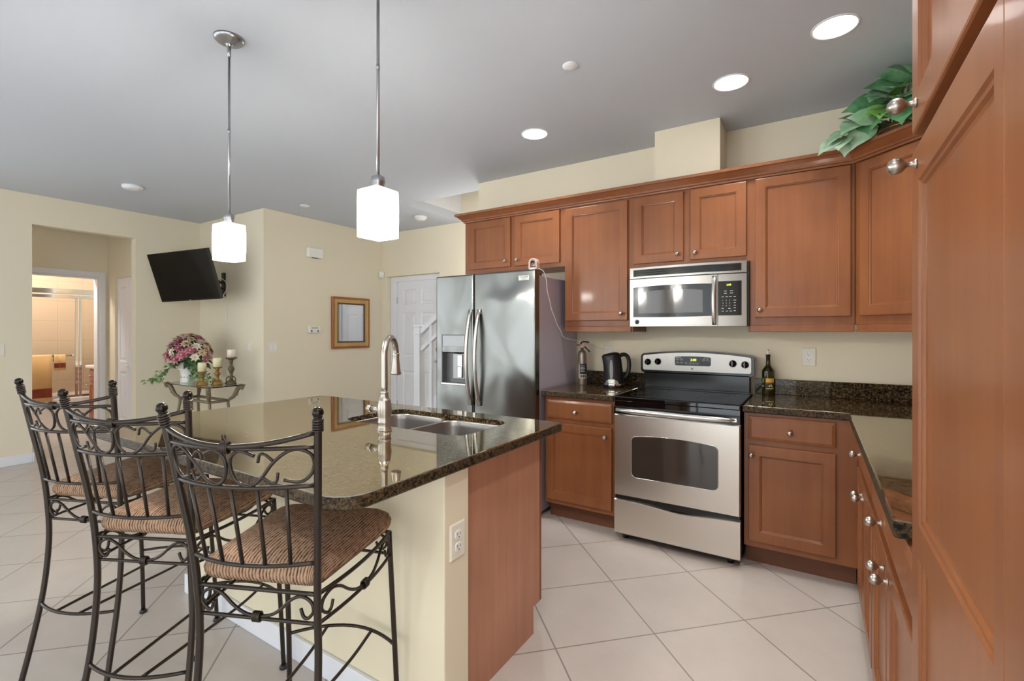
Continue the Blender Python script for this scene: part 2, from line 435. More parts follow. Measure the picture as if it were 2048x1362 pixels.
# bathroom door casing, closet door, entry door
mb = MB()
for y0, y1 in ((1.475, 1.55), (2.36, 2.425)): mb.box(-7.9, y0, 0, -7.882, y1, 2.0395, .004)
mb.box(-7.9, 1.475, 2.04, -7.882, 2.425, 2.11, .004)
mb.box(-8.02, 2.342, 0, -7.9005, 2.3595, 2.0215); mb.box(-8.02, 1.5505, 0, -7.9005, 1.568, 2.0215); mb.box(-8.02, 1.5505, 2.022, -7.9005, 2.3595, 2.0395)
struct('trim_1', mb, 'white')
def panel_door(mb, fx, u0, u1, z0, z1, t, panels):
    """door slab with sunken moulded panels; fx(u, depth, z) -> xyz, depth 0 = front face"""
    us = sorted({u0, u1, *[p[0] for p in panels], *[p[1] for p in panels]}); zs = sorted({z0, z1, *[p[2] for p in panels], *[p[3] for p in panels]})
    for a, b_ in zip(us, us[1:]):
        for c, d in zip(zs, zs[1:]):
            if any(p[0] <= a and b_ <= p[1] and p[2] <= c and d <= p[3] for p in panels): continue
            mb.face([mb.v(*fx(*q)) for q in ((a, 0, c), (b_, 0, c), (b_, 0, d), (a, 0, d))])
    for p in panels:
        rr = []
        for i_, dep in ((0, 0), (.012, .009), (.03, .009), (.05, .003)):
            rr.append([fx(*q) for q in ((p[0] + i_, dep, p[2] + i_), (p[1] - i_, dep, p[2] + i_), (p[1] - i_, dep, p[3] - i_), (p[0] + i_, dep, p[3] - i_))])
        mb.rings(rr, False, True)
    a = [fx(*q) for q in ((u0, 0, z0), (u1, 0, z0), (u1, 0, z1), (u0, 0, z1))]; b_ = [fx(*q) for q in ((u0, t, z0), (u1, t, z0), (u1, t, z1), (u0, t, z1))]
    mb.rings([a, b_], False, True)
mb = MB(); fx = lambda u, d, z: (u, 2.475 + d, z)
for k in range(2):
    a = -7.655 + k * .362; panel_door(mb, fx, a, a + .358, .01, 2.01, .03, [(a + .07, a + .29, .2, .82), (a + .07, a + .29, .95, 1.9)])
dcl = struct('door_2', mb, 'white')
mb = MB(); mb.ball((-7.31, 2.455, .9), .016); mb.lathe([(.008, 0), (.008, .02)], (-7.31, 2.475, .9), 10, '-y'); build('door_knob', mb, 'plastic_w', dcl)
YD = 4.90
mb = MB(); mb.box(-5.185, YD - .02, 0, -5.075, YD + .06, 2.0445, .004); mb.box(-4.24, YD - .02, 0, -4.195, YD + .06, 2.0445, .004); mb.box(-5.185, YD - .02, 2.045, -4.195, YD + .06, 2.1155, .004)
struct('trim_2', mb, 'white')
mb = MB(); fx = lambda u, d, z: (u, YD + d, z)
x0, x1 = -5.07, -4.245; xa, xb, xc, xd = x0 + .115, x0 + .365, x0 + .46, x0 + .71
panel_door(mb, fx, x0, x1, .01, 2.04, .04, [(a, b_, c, d) for a, b_ in ((xa, xb), (xc, xd)) for c, d in ((.2, .78), (.98, 1.6), (1.72, 1.93))])
den = struct('door_1', mb, 'white')
mb = MB(); mb.lathe([(.032, 0), (.032, .012), (.02, .02)], (-4.30, YD, 1.09), 16, '-y'); build('deadbolt', mb, 'chrome', den)
mb = MB(); mb.lathe([(.03, 0), (.03, .01), (.012, .015), (.012, .05)], (-4.30, YD, .93), 16, '-y'); mb.tube([(-4.30, YD - .05, .93), (-4.36, YD - .055, .93), (-4.41, YD - .05, .925)], .009); build('door_handle', mb, 'chrome', den)
for z in (1.78, .3):
    mb = MB(); mb.box(-5.078, YD - .012, z - .045, -5.062, YD - .001, z + .045); build('hinge', mb, 'chrome', den)

# ------------------------------------------------------------------ cabinets
KNOB = [(.008, 0), (.009, .002), (.005, .005), (.004, .010), (.0045, .0145)] + [(.0148 * math.sin(a), .029 - .0145 * math.cos(a)) for a in [PI * (.14 + .86 * k / 9) for k in range(9)]] + [(.001, .0435)]
def knob(parent, x, z, y=0.0, m='nickel', s=1.0):
    mb = MB(); mb.lathe([(r * s, h * s) for r, h in KNOB], (x, y, z), 24, '-y'); return build('knob', mb, m, parent, local=True)
def rect(x0, z0, x1, z1, i, y): return [(x0 + i, y, z0 + i), (x1 - i, y, z0 + i), (x1 - i, y, z1 - i), (x0 + i, y, z1 - i)]
def door(parent, x0, z0, x1, z1, kx=None, kz=None, fw=.056, name='door', m='wood', extra_rail=None, fr=None):
    """recessed panel door in the cabinet's own frame: front at y=0, 20 mm thick"""
    mb = MB()
    if extra_rail is None:
        mb.rings([rect(x0, z0, x1, z1, *q) for q in ((0, .02), (0, .004), (.0015, .001), (.005, 0), (fw, 0), (fw + .002, .004), (fw + .006, .005), (fw + .010, .012), (fw + .013, .0125))])
    else:
        za, zb = extra_rail; fr = fr or fw
        mb.rings([rect(x0, z0, x1, z1, *q) for q in ((0, .02), (0, .004), (.0015, .001), (.005, 0))], True, False)
        def quad(*p): mb.face([mb.v(*q) for q in p])
        i = .005
        quad((x0 + i, 0, z0 + i), (x1 - i, 0, z0 + i), (x1 - i, 0, z0 + fw), (x0 + i, 0, z0 + fw))
        quad((x0 + i, 0, za), (x1 - i, 0, za), (x1 - i, 0, zb), (x0 + i, 0, zb))
        quad((x0 + i, 0, z1 - fw), (x1 - i, 0, z1 - fw), (x1 - i, 0, z1 - i), (x0 + i, 0, z1 - i))
        for a, b_ in ((z0 + fw, za), (zb, z1 - fw)):
            quad((x0 + i, 0, a), (x0 + fw, 0, a), (x0 + fw, 0, b_), (x0 + i, 0, b_))
            quad((x1 - fr, 0, a), (x1 - i, 0, a), (x1 - i, 0, b_), (x1 - fr, 0, b_))
            mb.rings([rect(x0 + fw, a, x1 - fr, b_, *q) for q in ((0, 0), (.003, .004), (.009, .0045), (.012, .009), (.018, .010))], False, True)
    d = build(name, mb, m, parent, local=True)
    if kx is not None: knob(d, kx, kz)
    return d
def drawer(parent, x0, z0, x1, z1, kx=None, kz=None):
    mb = MB(); mb.rings([rect(x0, z0, x1, z1, *q) for q in ((0, .02), (0, .007), (.002, .005), (.016, .0005), (.018, 0))])
    d = build('drawer', mb, 'wood', parent, local=True)
    if kx is not None: knob(d, kx, kz)
    return d
def cabinet(name, label, loc, rz, w_, z0, z1, depth, kick=True, group=None, kb=.095):
    """thing with a face-framed body; local x 0..w_, front of doors y=0"""
    t = thing(name, label, 'cabinet', loc, rz, group)
    mb = MB(); mb.box(0, .02, z0 if not kick else .115, w_, depth, z1)
    build('body', mb, 'wood', t, local=True)
    if kick:
        mb = MB(); mb.box(0.001, kb, 0, w_ - .001, depth, .115); build('toe_kick', mb, 'kick', t, local=True)
    return t
CT = .874   # underside of the worktops
# left base
t = cabinet('base_cabinet', 'single-door wooden base cabinet between the fridge and the range', (-1.63, 2.99, 0), 0, .525, 0, CT, YK - 2.99 - .002)
drawer(t, .018, .722, .502, .852, .25, .778); door(t, .018, .148, .502, .692, .465, .634)
# right base
t = cabinet('base_cabinet', 'single-door wooden base cabinet to the right of the range', (-.342, 2.99, 0), 0, .526, 0, CT, YK - 2.99 - .002)
drawer(t, .024, .722, .434, .854, .228, .78); door(t, .024, .150, .434, .691, .041, .638)
# right run: three units facing -x  (local x runs towards the camera)
RX = .165
def rbase(y0, y1, label): return cabinet('base_cabinet', label, (RX, y0, 0), -PI / 2, y0 - y1, 0, CT, XR - RX - .002, kb=.032)
t = rbase(3.008, 2.06, 'two-door wooden base cabinet at the far corner end of the right-hand run')
drawer(t, .288, .735, .928, .862, .48, .80); door(t, .288, .15, .606, .705, .578, .655); door(t, .61, .15, .928, .705, .638, .655)
t = rbase(2.058, 1.66, 'narrow one-door wooden base cabinet midway along the right-hand run')
drawer(t, .012, .735, .386, .862, .302, .768); door(t, .012, .15, .386, .705, .355, .66)
t = rbase(1.658, 1.195, 'wooden base cabinet next to the tall pantry cabinet')
drawer(t, .012, .735, .45, .862); door(t, .012, .15, .45, .705, .045, .66)
# uppers along the back wall
YU = 3.30; UD = YK - YU - .002
def upper(name, label, x0, w_, z0, z1=2.30): return cabinet(name, label, (x0, YU, 0), 0, w_, z0, z1, UD, False)
t = upper('wall_cabinet', 'short two-door wooden wall cabinet above the fridge', -2.597, .97, 1.835)
door(t, .055, 1.867, .479, 2.274, .44, 1.912); door(t, .52, 1.867, .931, 2.274, .555, 1.912)
def light_rail(t, pts):
    mb = MB(); n = len(pts)
    for (x0, y0), (x1, y1) in zip(pts, pts[1:]):
        if abs(x1 - x0) > abs(y1 - y0): mb.box(x0, y0 - .012, 1.329, x1, y0 + .012, 1.372, .004); mb.box(x0, y0 - .018, 1.329, x1, y0, 1.342, .003)
        else: mb.box(x0 - .012, y0, 1.329, x0 + .012, y1, 1.372, .004)
    build('light_rail', mb, 'wood', t, local=True)
t = upper('wall_cabinet', 'tall single-door wooden wall cabinet between the fridge and the microwave', -1.627, .522, 1.372)
door(t, .012, 1.412, .500, 2.268, .46, 1.46); light_rail(t, [(0, .03), (.522, .03), (.522, .335)])
t = upper('wall_cabinet', 'short two-door wooden wall cabinet above the microwave', -1.105, .762, 1.775)
door(t, .024, 1.806, .362, 2.270, .328, 1.85); door(t, .407, 1.806, .743, 2.272, .44, 1.85)
t = upper('wall_cabinet', 'tall single-door wooden wall cabinet to the right of the microwave', -.343, .533, 1.372)
door(t, .03, 1.418, .515, 2.275, .057, 1.462); light_rail(t, [(0, .335), (0, .03), (.533, .03)])
# diagonal corner unit
dx = .30; DL = dx * math.sqrt(2)
t = thing('wall_cabinet', 'diagonal wooden corner wall cabinet with the leafy plant on top', 'cabinet', (.193, YU, 0), -PI / 4)
mb = MB(); P = [(.193, YU + .02), (.193, YK - .003), (XR - .003, YK - .003), (XR - .003, YU - dx), (.193 + dx + .02, YU - dx)]
P = [(.193, YU + .026), (.193 + dx + .012, YU - dx + .012), (XR - .003, YU - dx + .012), (XR - .003, YK - .003), (.193, YK - .003)]
mb.prism(P, lambda x, y: (x, y, 1.372), lambda x, y: (x, y, 2.30)); build('body', mb, 'wood', t)
door(t, .02, 1.418, DL - .02, 2.275, DL - .06, 1.462); light_rail(t, [(-.012, .03), (DL + .012, .03)])
# uppers on the right wall, up to the pantry
XU = .193 + dx
t = thing('wall_cabinet', 'two-door wooden wall cabinet hidden behind the tall pantry on the right wall', 'cabinet', (XU, YU - dx, 0), -PI / 2)
mb = MB(); mb.box(XU + .02, 1.24, 1.372, XR - .003, YU - dx + .01, 2.30); build('body', mb, 'wood', t)
wd = YU - dx - 1.24
door(t, .03, 1.418, wd / 2 - .003, 2.275, wd / 2 - .04, 1.462); door(t, wd / 2 + .003, 1.418, wd - .02, 2.275, wd / 2 + .04, 1.462); light_rail(t, [(.01, .03), (wd, .03)])
# crown moulding along the uppers
path = [(-2.597, YK - .004), (-2.597, YU + .018), (.185, YU + .018), (.185 + dx + .013, YU - dx + .005), (.185 + dx + .013, 1.24)]
prof = [(0, 2.280), (.010, 2.282), (.012, 2.292), (.020, 2.296), (.024, 2.306), (.042, 2.322), (.058, 2.334), (.068, 2.338), (.070, 2.352), (.066, 2.356), (0, 2.356)]
mb = MB(); rr = []
for i, p in enumerate(path):
    p = Vector(p); d0 = (p - Vector(path[i - 1])).normalized() if i else None; d1 = (Vector(path[i + 1]) - p).normalized() if i < len(path) - 1 else None
    nn = [Vector((d.y, -d.x)) for d in (d0, d1) if d is not None]
    m_ = nn[0] if len(nn) == 1 else (nn[0] + nn[1]) / (1 + nn[0].dot(nn[1]))
    rr.append([(p.x + m_.x * o, p.y + m_.y * o, z) for o, z in prof])
mb.rings(rr)
tag(build('crown_moulding', mb, 'wood', loc=(-1.2, YU, 2.28)), 'reddish wooden crown moulding running along the tops of the wall cabinets', 'moulding')
# tall pantry
PX = .155
t = thing('pantry_cabinet', 'tall reddish wooden pantry cabinet filling the right edge', 'cabinet', (PX, 1.185, 0), -PI / 2)
mb = MB(); mb.box(PX + .02, .20, .115, XR - .003, 1.185, 2.45); build('body', mb, 'wood', t)
mb = MB(); mb.box(PX + .095, .20, 0, XR - .003, 1.184, .115); build('toe_kick', mb, 'kick', t)
door(t, .015, .15, .541, 1.665, .068, 1.632, .066, extra_rail=(.925, .985), fr=.034)
door(t, .015, 1.70, .541, 2.42, .068, 1.742, .062)
mb = MB(); mb.box(.552, -.004, .12, .62, .02, 2.45, .004); build('stile', mb, 'wood', t, local=True)
door(t, .63, .15, .97, 1.665, .66, 1.625, .072, extra_rail=(.925, .985)); door(t, .63, 1.70, .97, 2.42, .66, 1.742, .072)

# ------------------------------------------------------------------ worktops
GT = .914
mb = slab([(-1.641, 2.965), (-1.106, 2.965), (-1.106, YK - .003), (-1.641, YK - .003)], CT, GT)
wt = tag(build('countertop', mb, ['granite', 'granite_edge'], loc=(-1.37, 3.3, CT)), 'short dark granite worktop between the fridge and the range', 'countertop')
mb = MB(); mb.box(-1.641, YK - .023, GT + .0005, -1.106, YK - .003, GT + .10, .002); build('backsplash', mb, 'splash', wt)
mb = slab([(-.345, 2.972), (.145, 2.972), (.145, 1.335), (XR - .003, 1.335), (XR - .003, YK - .003), (-.345, YK - .003)], CT, GT)
wt = tag(build('countertop', mb, ['granite', 'granite_edge'], loc=(.4, 3.0, CT)), 'l-shaped dark granite worktop running from the range round to the pantry', 'countertop')
mb = MB(); mb.box(-.345, YK - .023, GT + .0005, XR - .003, YK - .003, GT + .10, .002); build('backsplash', mb, 'splash', wt)
# island
IX0, IX1, IY0, IY1 = -2.73, -.97, .757, 1.97
HOLE = rrect(-1.90, 1.475, -1.18, 1.85, .075)
mb = slab(rrect(IX0, IY0, IX1, IY1, [.03, .09, .03, .03]), .876, GT, HOLE)
tag(build('island_countertop', mb, ['granite', 'granite_edge', 'splash'], loc=(-1.85, 1.36, .876)), 'large speckled granite island worktop with a rounded near corner', 'countertop')
t = thing('kitchen_island', 'cream and reddish wood kitchen island base under the granite top', 'island', (-1.85, 1.5, 0))
mb = MB(); mb.box(-2.70, 1.170, 0, -1.0, 1.296, .875, .004); build('knee_wall', mb, 'knee', t)
mb = MB(); mb.box(-2.716, 1.154, 0, -.984, 1.1695, BH, .004); mb.box(-2.716, 1.170, 0, -2.7005, 1.296, BH, .004); mb.box(-.9995, 1.170, 0, -.984, 1.296, BH, .004); build('baseboard', mb, 'white', t)
mb = MB(); mb.box(-2.66, 1.296, .115, -1.066, 1.874, .66); mb.box(-2.66, 1.296, .66, -1.93, 1.874, .876); mb.box(-1.15, 1.296, .66, -1.066, 1.874, .876); mb.box(-1.93, 1.865, .66, -1.15, 1.874, .876); build('body', mb, 'wood', t)
mb = MB(); mb.box(-2.64, 1.297, 0, -1.067, 1.80, .115); build('toe_kick', mb, 'kick', t)
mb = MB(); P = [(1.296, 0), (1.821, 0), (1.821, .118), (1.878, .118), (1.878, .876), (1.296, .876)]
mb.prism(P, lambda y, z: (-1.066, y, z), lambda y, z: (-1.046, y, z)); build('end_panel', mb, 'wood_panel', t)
mb = MB(); mb.box(-1.085, 1.874, .118, -1.046, 1.894, .876, .002); build('stile', mb, 'wood', t)
for k in range(4):
    a = -1.09 - k * .39; mb = MB(); mb.rings([[(x, 1.894 - y, z) for x, y, z in rect(a - .385, .15, a, .85, *q)] for q in ((0, .02), (0, .002), (.055, 0), (.06, .006), (.07, .008))]); build('door', mb, 'wood', t)
# sink: double bowl under the cut-out
t = thing('kitchen_sink', 'stainless double-bowl sink set under the island worktop', 'sink', (-1.54, 1.66, .70))
mb = MB(); mb.sm = True
zt = .891
fl = MB()
def bowl(name, x0, y0, x1, y1):
    mb = MB(); mb.sm = True
    rr = [[(x, y, z) for x, y in rrect(x0 + i, y0 + i, x1 - i, y1 - i, max(.02, .07 - i * .3), 6)] for i, z in ((0, zt), (.0015, zt), (.004, zt - .006), (.008, zt - .03), (.012, .72), (.022, .70), (.04, .69), (.1, .686))]
    mb.rings(rr, False, True)
    o = build(name, mb, 'sinksteel', t)
    cx, cy = (x0 + x1) / 2, (y0 + y1) / 2
    mb = MB(); mb.lathe([(.045, .687), (.04, .690), (.032, .688), (.03, .684)], (cx, cy, 0), 20); build('drain', mb, 'chrome', o)
bowl('bowl', -1.8985, 1.4765, -1.5405, 1.8485); bowl('bowl', -1.5395, 1.4765, -1.1815, 1.8485)
# faucet
t = thing('kitchen_faucet', 'tall brushed nickel pull-down faucet on the island beside the sink', 'faucet', (-1.53, 1.405, GT))
FX, FY = -1.53, 1.405
mb = MB(); mb.lathe([(.030, GT), (.031, GT + .006), (.027, GT + .010), (.026, GT + .03), (.0285, GT + .034), (.0285, GT + .038), (.026, GT + .042), (.028, GT + .062), (.0305, GT + .085), (.029, GT + .105), (.025, GT + .122), (.0255, GT + .126), (.023, GT + .13), (.018, GT + .14), (.0155, GT + .154), (.017, GT + .158), (.017, GT + .162), (.0135, GT + .165)], (FX, FY, 0), 24)
build('body', mb, 'nickel', t)
pts = [(FX, FY, GT + .16), (FX, FY, GT + .25)]
for k in range(0, 11): a = PI * k / 10 ; q = .085 - .085 * math.cos(a); pts.append((FX - .5 * q, FY + .866 * q, GT + .315 + .075 * math.sin(a)))
mb = MB(); mb.tube(smooth_pts(pts, 4), .0135, 14); build('spout', mb, 'nickel', t)
mb = MB(); mb.lathe([(.0135, GT + .318), (.0155, GT + .314), (.0155, GT + .306), (.0140, GT + .302), (.0175, GT + .27), (.0215, GT + .235), (.0235, GT + .228), (.0235, GT + .222), (.018, GT + .219)], (FX - .085, FY + .147, 0), 20); build('spray_head', mb, 'nickel', t)
mb = MB(); mb.tube([(FX - .02, FY, GT + .084), (FX - .075, FY + .002, GT + .084)], .0135, 14); mb.tube([(FX - .08, FY + .002, GT + .084), (FX - .105, FY + .003, GT + .084)], .0165, 14); mb.mi = 1; mb.tube([(FX - .074, FY + .002, GT + .084), (FX - .081, FY + .002, GT + .084)], .0145, 14); build('handle', mb, ['nickel', 'slot'], t)

# ------------------------------------------------------------------ wall plates
def plate(name, label, cat, c, d, w_, h, kind, gang=1):
    """c centre on the wall face; d facing"""
    rz = {'-y': 0, '+x': PI / 2, '-x': -PI / 2}[d]
    t = thing(name, label, cat, c, rz)
    mb = MB(); mb.rings([rect(-w_ / 2, -h / 2, w_ / 2, h / 2, *q) for q in ((0, 0), (0, -.003), (.004, -.006))]); build('plate', mb, 'plastic', t, local=True)
    for g in range(gang):
        gx = (g - (gang - 1) / 2) * .046
        if kind == 'outlet':
            for dz in (.02, -.02):
                mb = MB(); mb.prism(rrect(gx - .0165, dz - .0145, gx + .0165, dz + .0145, .010, 4), lambda x, z: (x, -.006, z), lambda x, z: (x, -.0085, z))
                so = build('socket', mb, 'plastic_w', t, local=True)
                mb = MB(); mb.box(gx - .008, -.0092, dz - .001, gx - .006, -.0084, dz + .008); mb.box(gx + .006, -.0092, dz - .001, gx + .008, -.0084, dz + .007); mb.lathe([(.0025, .0084), (.0025, .0092)], (gx, 0, dz - .008), 10, '-y'); build('slot', mb, 'slot', so, local=True)
        elif kind == 'decora':
            mb = MB(); mb.box(gx - .017, -.0085, -.034, gx + .017, -.005, .034, .001); so = build('socket', mb, 'plastic_w', t, local=True)
            for dz in (.018, -.018):
                mb = MB(); mb.box(gx - .008, -.0092, dz - .001, gx - .006, -.0084, dz + .008); mb.box(gx + .006, -.0092, dz - .001, gx + .008, -.0084, dz + .007); mb.lathe([(.0025, .0084), (.0025, .0092)], (gx, 0, dz - .008), 10, '-y'); build('slot', mb, 'slot', so, local=True)
        else:
            mb = MB(); mb.box(gx - .016, -.009, -.033, gx + .016, -.005, .033, .002); build('rocker', mb, 'plastic_w', t, local=True)
    return t
plate('electrical_outlet', 'white duplex outlet on the end of the cream island wall', 'outlet', (-1.0, 1.233, .64), '+x', .075, .118, 'outlet')
plate('electrical_outlet', 'cream outlet on the wall above the granite to the right of the oil bottle', 'outlet', (-.033, YK, 1.166), '-y', .078, .118, 'decora')
plate('electrical_outlet', 'cream outlet plate on the wall behind the black kettle', 'outlet', (-1.40, YK, 1.165), '-y', .075, .115, 'outlet')
plate('light_switch', 'double rocker light switch left of the framed mirror', 'switch', (-5.28, 3.159, 1.152), '+x', .118, .125, 'switch', 2)
plate('light_switch', 'single switch plate on the alcove wall right of the candles', 'switch', (-5.56, 3.05, 1.155), '-y', .075, .12, 'switch')
plate('light_switch', 'switch plate at the far left edge beside the hall opening', 'switch', (XA, 1.235, 1.151), '+x', .09, .12, 'switch')
t = thing('thermostat', 'white wall thermostat left of the framed mirror', 'thermostat', (-5.28, 3.692, 1.358), PI / 2)
mb = MB(); mb.box(-.08, -.028, -.042, .08, 0, .042, .006); build('case', mb, 'plastic_w', t, local=True)
mb = MB(); mb.box(-.045, -.0295, .008, .045, -.0275, .032); build('display', mb, mat('thermostat_lcd', C(196, 200, 190), .2), t, local=True)
for k in range(4):
    mb = MB(); mb.box(-.055 + k * .03, -.030, -.03, -.04 + k * .03, -.0275, -.005, .0005); build('button', mb, 'slot' if k in (0, 3) else 'plastic', t, local=True)
t = thing('door_chime', 'small white door chime box high on the wall above the thermostat', 'door chime', (-5.28, 3.69, 2.31), PI / 2)
mb = MB(); mb.box(-.105, -.05, -.06, .105, 0, .06, .008); build('case', mb, 'plastic_w', t, local=True)
mb = MB(); mb.box(-.04, -.045, -.064, .04, -.01, -.0595); build('vent', mb, 'slot', t, local=True)
t = thing('motion_sensor', 'little white motion sensor in the wall corner beside the entry door', 'sensor', (-5.262, 4.782, 2.15), PI / 4)
mb = MB(); mb.box(-.035, -.03, -.045, .035, .006, .045, .008); build('case', mb, 'plastic_w', t, local=True)
mb = MB(); mb.box(-.02, -.034, -.05, .02, -.028, -.01, .004); build('lens', mb, 'plastic', t, local=True)

# ------------------------------------------------------------------ framed mirror
t = thing('framed_mirror', 'mirror in a gold and brown wooden frame on the beige corridor wall', 'mirror', (-5.28, 4.247, 1.45), PI / 2)
Wm, Hm = .607, .678
M['gilt'] = wood('gilt_wood', C(176, 140, 84), C(198, 164, 104), .4); M['framebrown'] = wood('frame_brown', C(140, 78, 30), C(168, 98, 44), .3)
M['framedark'] = mat('frame_dark', C(96, 60, 26), .35)
mb = MB()
def fr(rs, mi):
    mb.mi = mi; mb.rings([rect(-Wm / 2, -Hm / 2, Wm / 2, Hm / 2, *q) for q in rs], False, False)
fr([(0, 0), (0, -.03), (.008, -.036), (.028, -.034)], 0); fr([(.028, -.034), (.034, -.028), (.075, -.026)], 1); fr([(.075, -.026), (.08, -.03), (.092, -.024), (.096, -.014)], 2)
build('frame', mb, ['framebrown', 'gilt', 'framedark'], t, local=True)
mb = MB(); mb.box(-Wm / 2 + .09, -.014, -Hm / 2 + .09, Wm / 2 - .09, -.006, Hm / 2 - .09); build('mirror_glass', mb, 'mirror', t, local=True)

# ------------------------------------------------------------------ ceiling things
def can_light(x, y, label):
    t = thing('recessed_light', label, 'ceiling light', (x, y, ZC), 0, 'recessed ceiling lights')
    mb = MB(); mb.lathe([(.097, 0), (.095, -.004), (.088, -.005), (.085, -.001)], (x, y, ZC), 32, cap=False); build('trim_ring', mb, 'white', t)
    mb = MB(); mb.lathe([(.0865, -.002), (.05, -.004), (.001, -.005)], (x, y, ZC), 32, cap=False); build('lens', mb, 'lens', t)
    light('lamp', 'SPOT', (x, y, ZC - .02), (0, 0, 0), CAN_POWER * 4, (1.0, .985, .96), t, spot_size=2.0, spot_blend=.9, shadow_soft_size=.07)
can_light(.078, 2.654, 'recessed ceiling light nearest the pantry')
can_light(-.40, 2.93, 'recessed ceiling light above the range side, second from the pantry')
can_light(-1.68, 2.943, 'recessed ceiling light in front of the fridge')
can_light(.05, 1.25, 'recessed ceiling light beside the pantry, overhead of the aisle')
can_light(-.45, .25, 'recessed ceiling light overhead of the viewer, behind the picture edge')
def disc(name, label, cat, x, y, r, h, m='white'):
    t = thing(name, label, cat, (x, y, ZC))
    mb = MB(); mb.lathe([(r, 0), (r, -h * .5), (r * .9, -h), (r * .3, -h * 1.1), (.001, -h * 1.1)], (x, y, ZC), 24); build('cover', mb, m, t); return t
disc('sprinkler_cover', 'round white cover plate on the ceiling between the pendants and recessed lights', 'sprinkler', -1.089, 2.289, .042, .008)
disc('smoke_detector', 'flat round white detector on the ceiling near the hall opening', 'detector', -5.55, 1.913, .085, .03)
disc('sprinkler_cover', 'small flat cover plate on the ceiling left of the near pendant', 'sprinkler', -4.79, 3.237, .05, .008)
t = disc('smoke_detector', 'round white smoke detector on the ceiling above the entry', 'detector', -4.05, 4.30, .075, .03)
mb = MB(); mb.lathe([(.055, -.03), (.05, -.045), (.001, -.047)], (-4.05, 4.30, ZC), 20); build('sensor_head', mb, 'plastic_w', t)
def pendant(x, y, label):
    t = thing('pendant_light', label, 'pendant light', (x, y, ZC), 0, 'pendant lights over the island')
    mb = MB(); mb.lathe([(.066, 0), (.066, -.008), (.055, -.018), (.02, -.028), (.012, -.032), (.012, -.04)], (x, y, ZC), 28); build('canopy', mb, 'lampmetal', t)
    mb = MB(); mb.tube([(x, y, ZC - .04), (x, y, ZC - .09)], .0085, 10); mb.tube([(x, y, ZC - .09), (x, y, 1.885)], .0055, 10); mb.tube([(x, y, 2.28), (x, y, 2.30)], .0068, 10); build('rod', mb, 'lampmetal', t)
    z1, z0, h = 1.845, 1.67, .053
    mb = MB(); mb.lathe([(.006, 1.90), (.024, 1.889), (.025, 1.872), (.022, 1.86), (.024, 1.846)], (x, y, 0), 20); build('socket_cap', mb, 'lampmetal', t)
    mb = MB()
    def sq(i, z): return [(px, py, z) for px, py in rrect(x - h + i, y - h + i, x + h - i, y + h - i, .004, 2)]
    mb.rings([sq(.035, z1), sq(.006, z1 - .001), sq(.001, z1 - .004), sq(0, z1 - .012), sq(0, z0), sq(.004, z0), sq(.005, z1 - .012), sq(.03, z1 - .005)], False, False)
    sh = build('shade', mb, 'shade', t); sh.location = (0, 0, 1.757 - ZC); sh.data.transform(Matrix.Translation((0, 0, ZC - 1.757)))
    mb = MB(); mb.ball((x, y, 1.775), .028); mb.lathe([(.014, 1.845), (.014, 1.80)], (x, y, 0), 12); build('bulb', mb, 'lens', t)
pendant(-2.37, 1.20, 'far glass-shaded pendant light, hanging near the television')
pendant(-1.34, 1.20, 'near glass-shaded pendant light, hanging in front of the corridor wall')

# ------------------------------------------------------------------ refrigerator
FX0, FX1, FYF, FZ = -2.577, -1.66, 2.912, 1.772
t = thing('refrigerator', 'stainless side-by-side refrigerator with a water dispenser in its left door', 'refrigerator', (-2.12, 3.2, 0))
mb = MB(); mb.box(FX0 + .006, FYF + .075, .03, FX1 - .004, 3.60, 1.735, .004); build('body', mb, 'fridge_side', t)
mb = MB(); mb.box(FX0 + .01, FYF + .062, .06, FX1 - .008, FYF + .076, 1.75); build('gasket', mb, 'fridge_dark', t)
mb = MB(); mb.box(FX0 + .02, FYF + .05, .012, FX1 - .02, FYF + .3, .06); build('base_grille', mb, 'fridge_dark', t)
def fdoor(name, x0, x1, hole=None):
    mb = MB(); y0, y1, z0, z1 = FYF, FYF + .062, .065, FZ
    if hole is None:
        mb.rings([rect(x0, z0, x1, z1, *q) for q in ((0, y1), (0, y0 + .012), (.004, y0 + .003), (.012, y0))])
    else:
        mb.rings([rect(x0, z0, x1, z1, *q) for q in ((0, y1), (0, y0 + .012), (.004, y0 + .003), (.012, y0))], True, False)
        hx0, hz0, hx1, hz1 = hole; i = .012
        X = (x0 + i, hx0, hx1, x1 - i); Z = (z0 + i, hz0, hz1, z1 - i)
        for a in range(3):
            for b in range(3):
                if (a, b) != (1, 1): mb.face([mb.v(*q) for q in ((X[a], y0, Z[b]), (X[a + 1], y0, Z[b]), (X[a + 1], y0, Z[b + 1]), (X[a], y0, Z[b + 1]))])
    return build(name, mb, 'fridge', t)
GX = -2.2
dl = fdoor('door', FX0, GX - .004, (-2.513, .924, -2.27, 1.304)); dr = fdoor('door', GX + .004, FX1)
M['disp'] = steel('dispenser_grey', C(150, 150, 150), .35, an=0)
M['dispdark'] = mat('dispenser_recess', C(112, 112, 114), .4, .4)
mb = MB(); hx0, hz0, hx1, hz1 = -2.513, .924, -2.27, 1.304
mb.rings([[(x, y, z) for x, y, z in rect(hx0, hz0, hx1, hz1, i, yy)] for i, yy in ((-.004, FYF), (-.003, FYF - .003), (.004, FYF - .003), (.006, FYF + .05))], False, True)
dp = build('dispenser', mb, 'dispdark', dl)
mb = MB(); mb.box(hx0 + .004, FYF - .001, 1.215, hx1 - .004, FYF + .03, hz1 - .004); build('control_panel', mb, 'disp', dp)
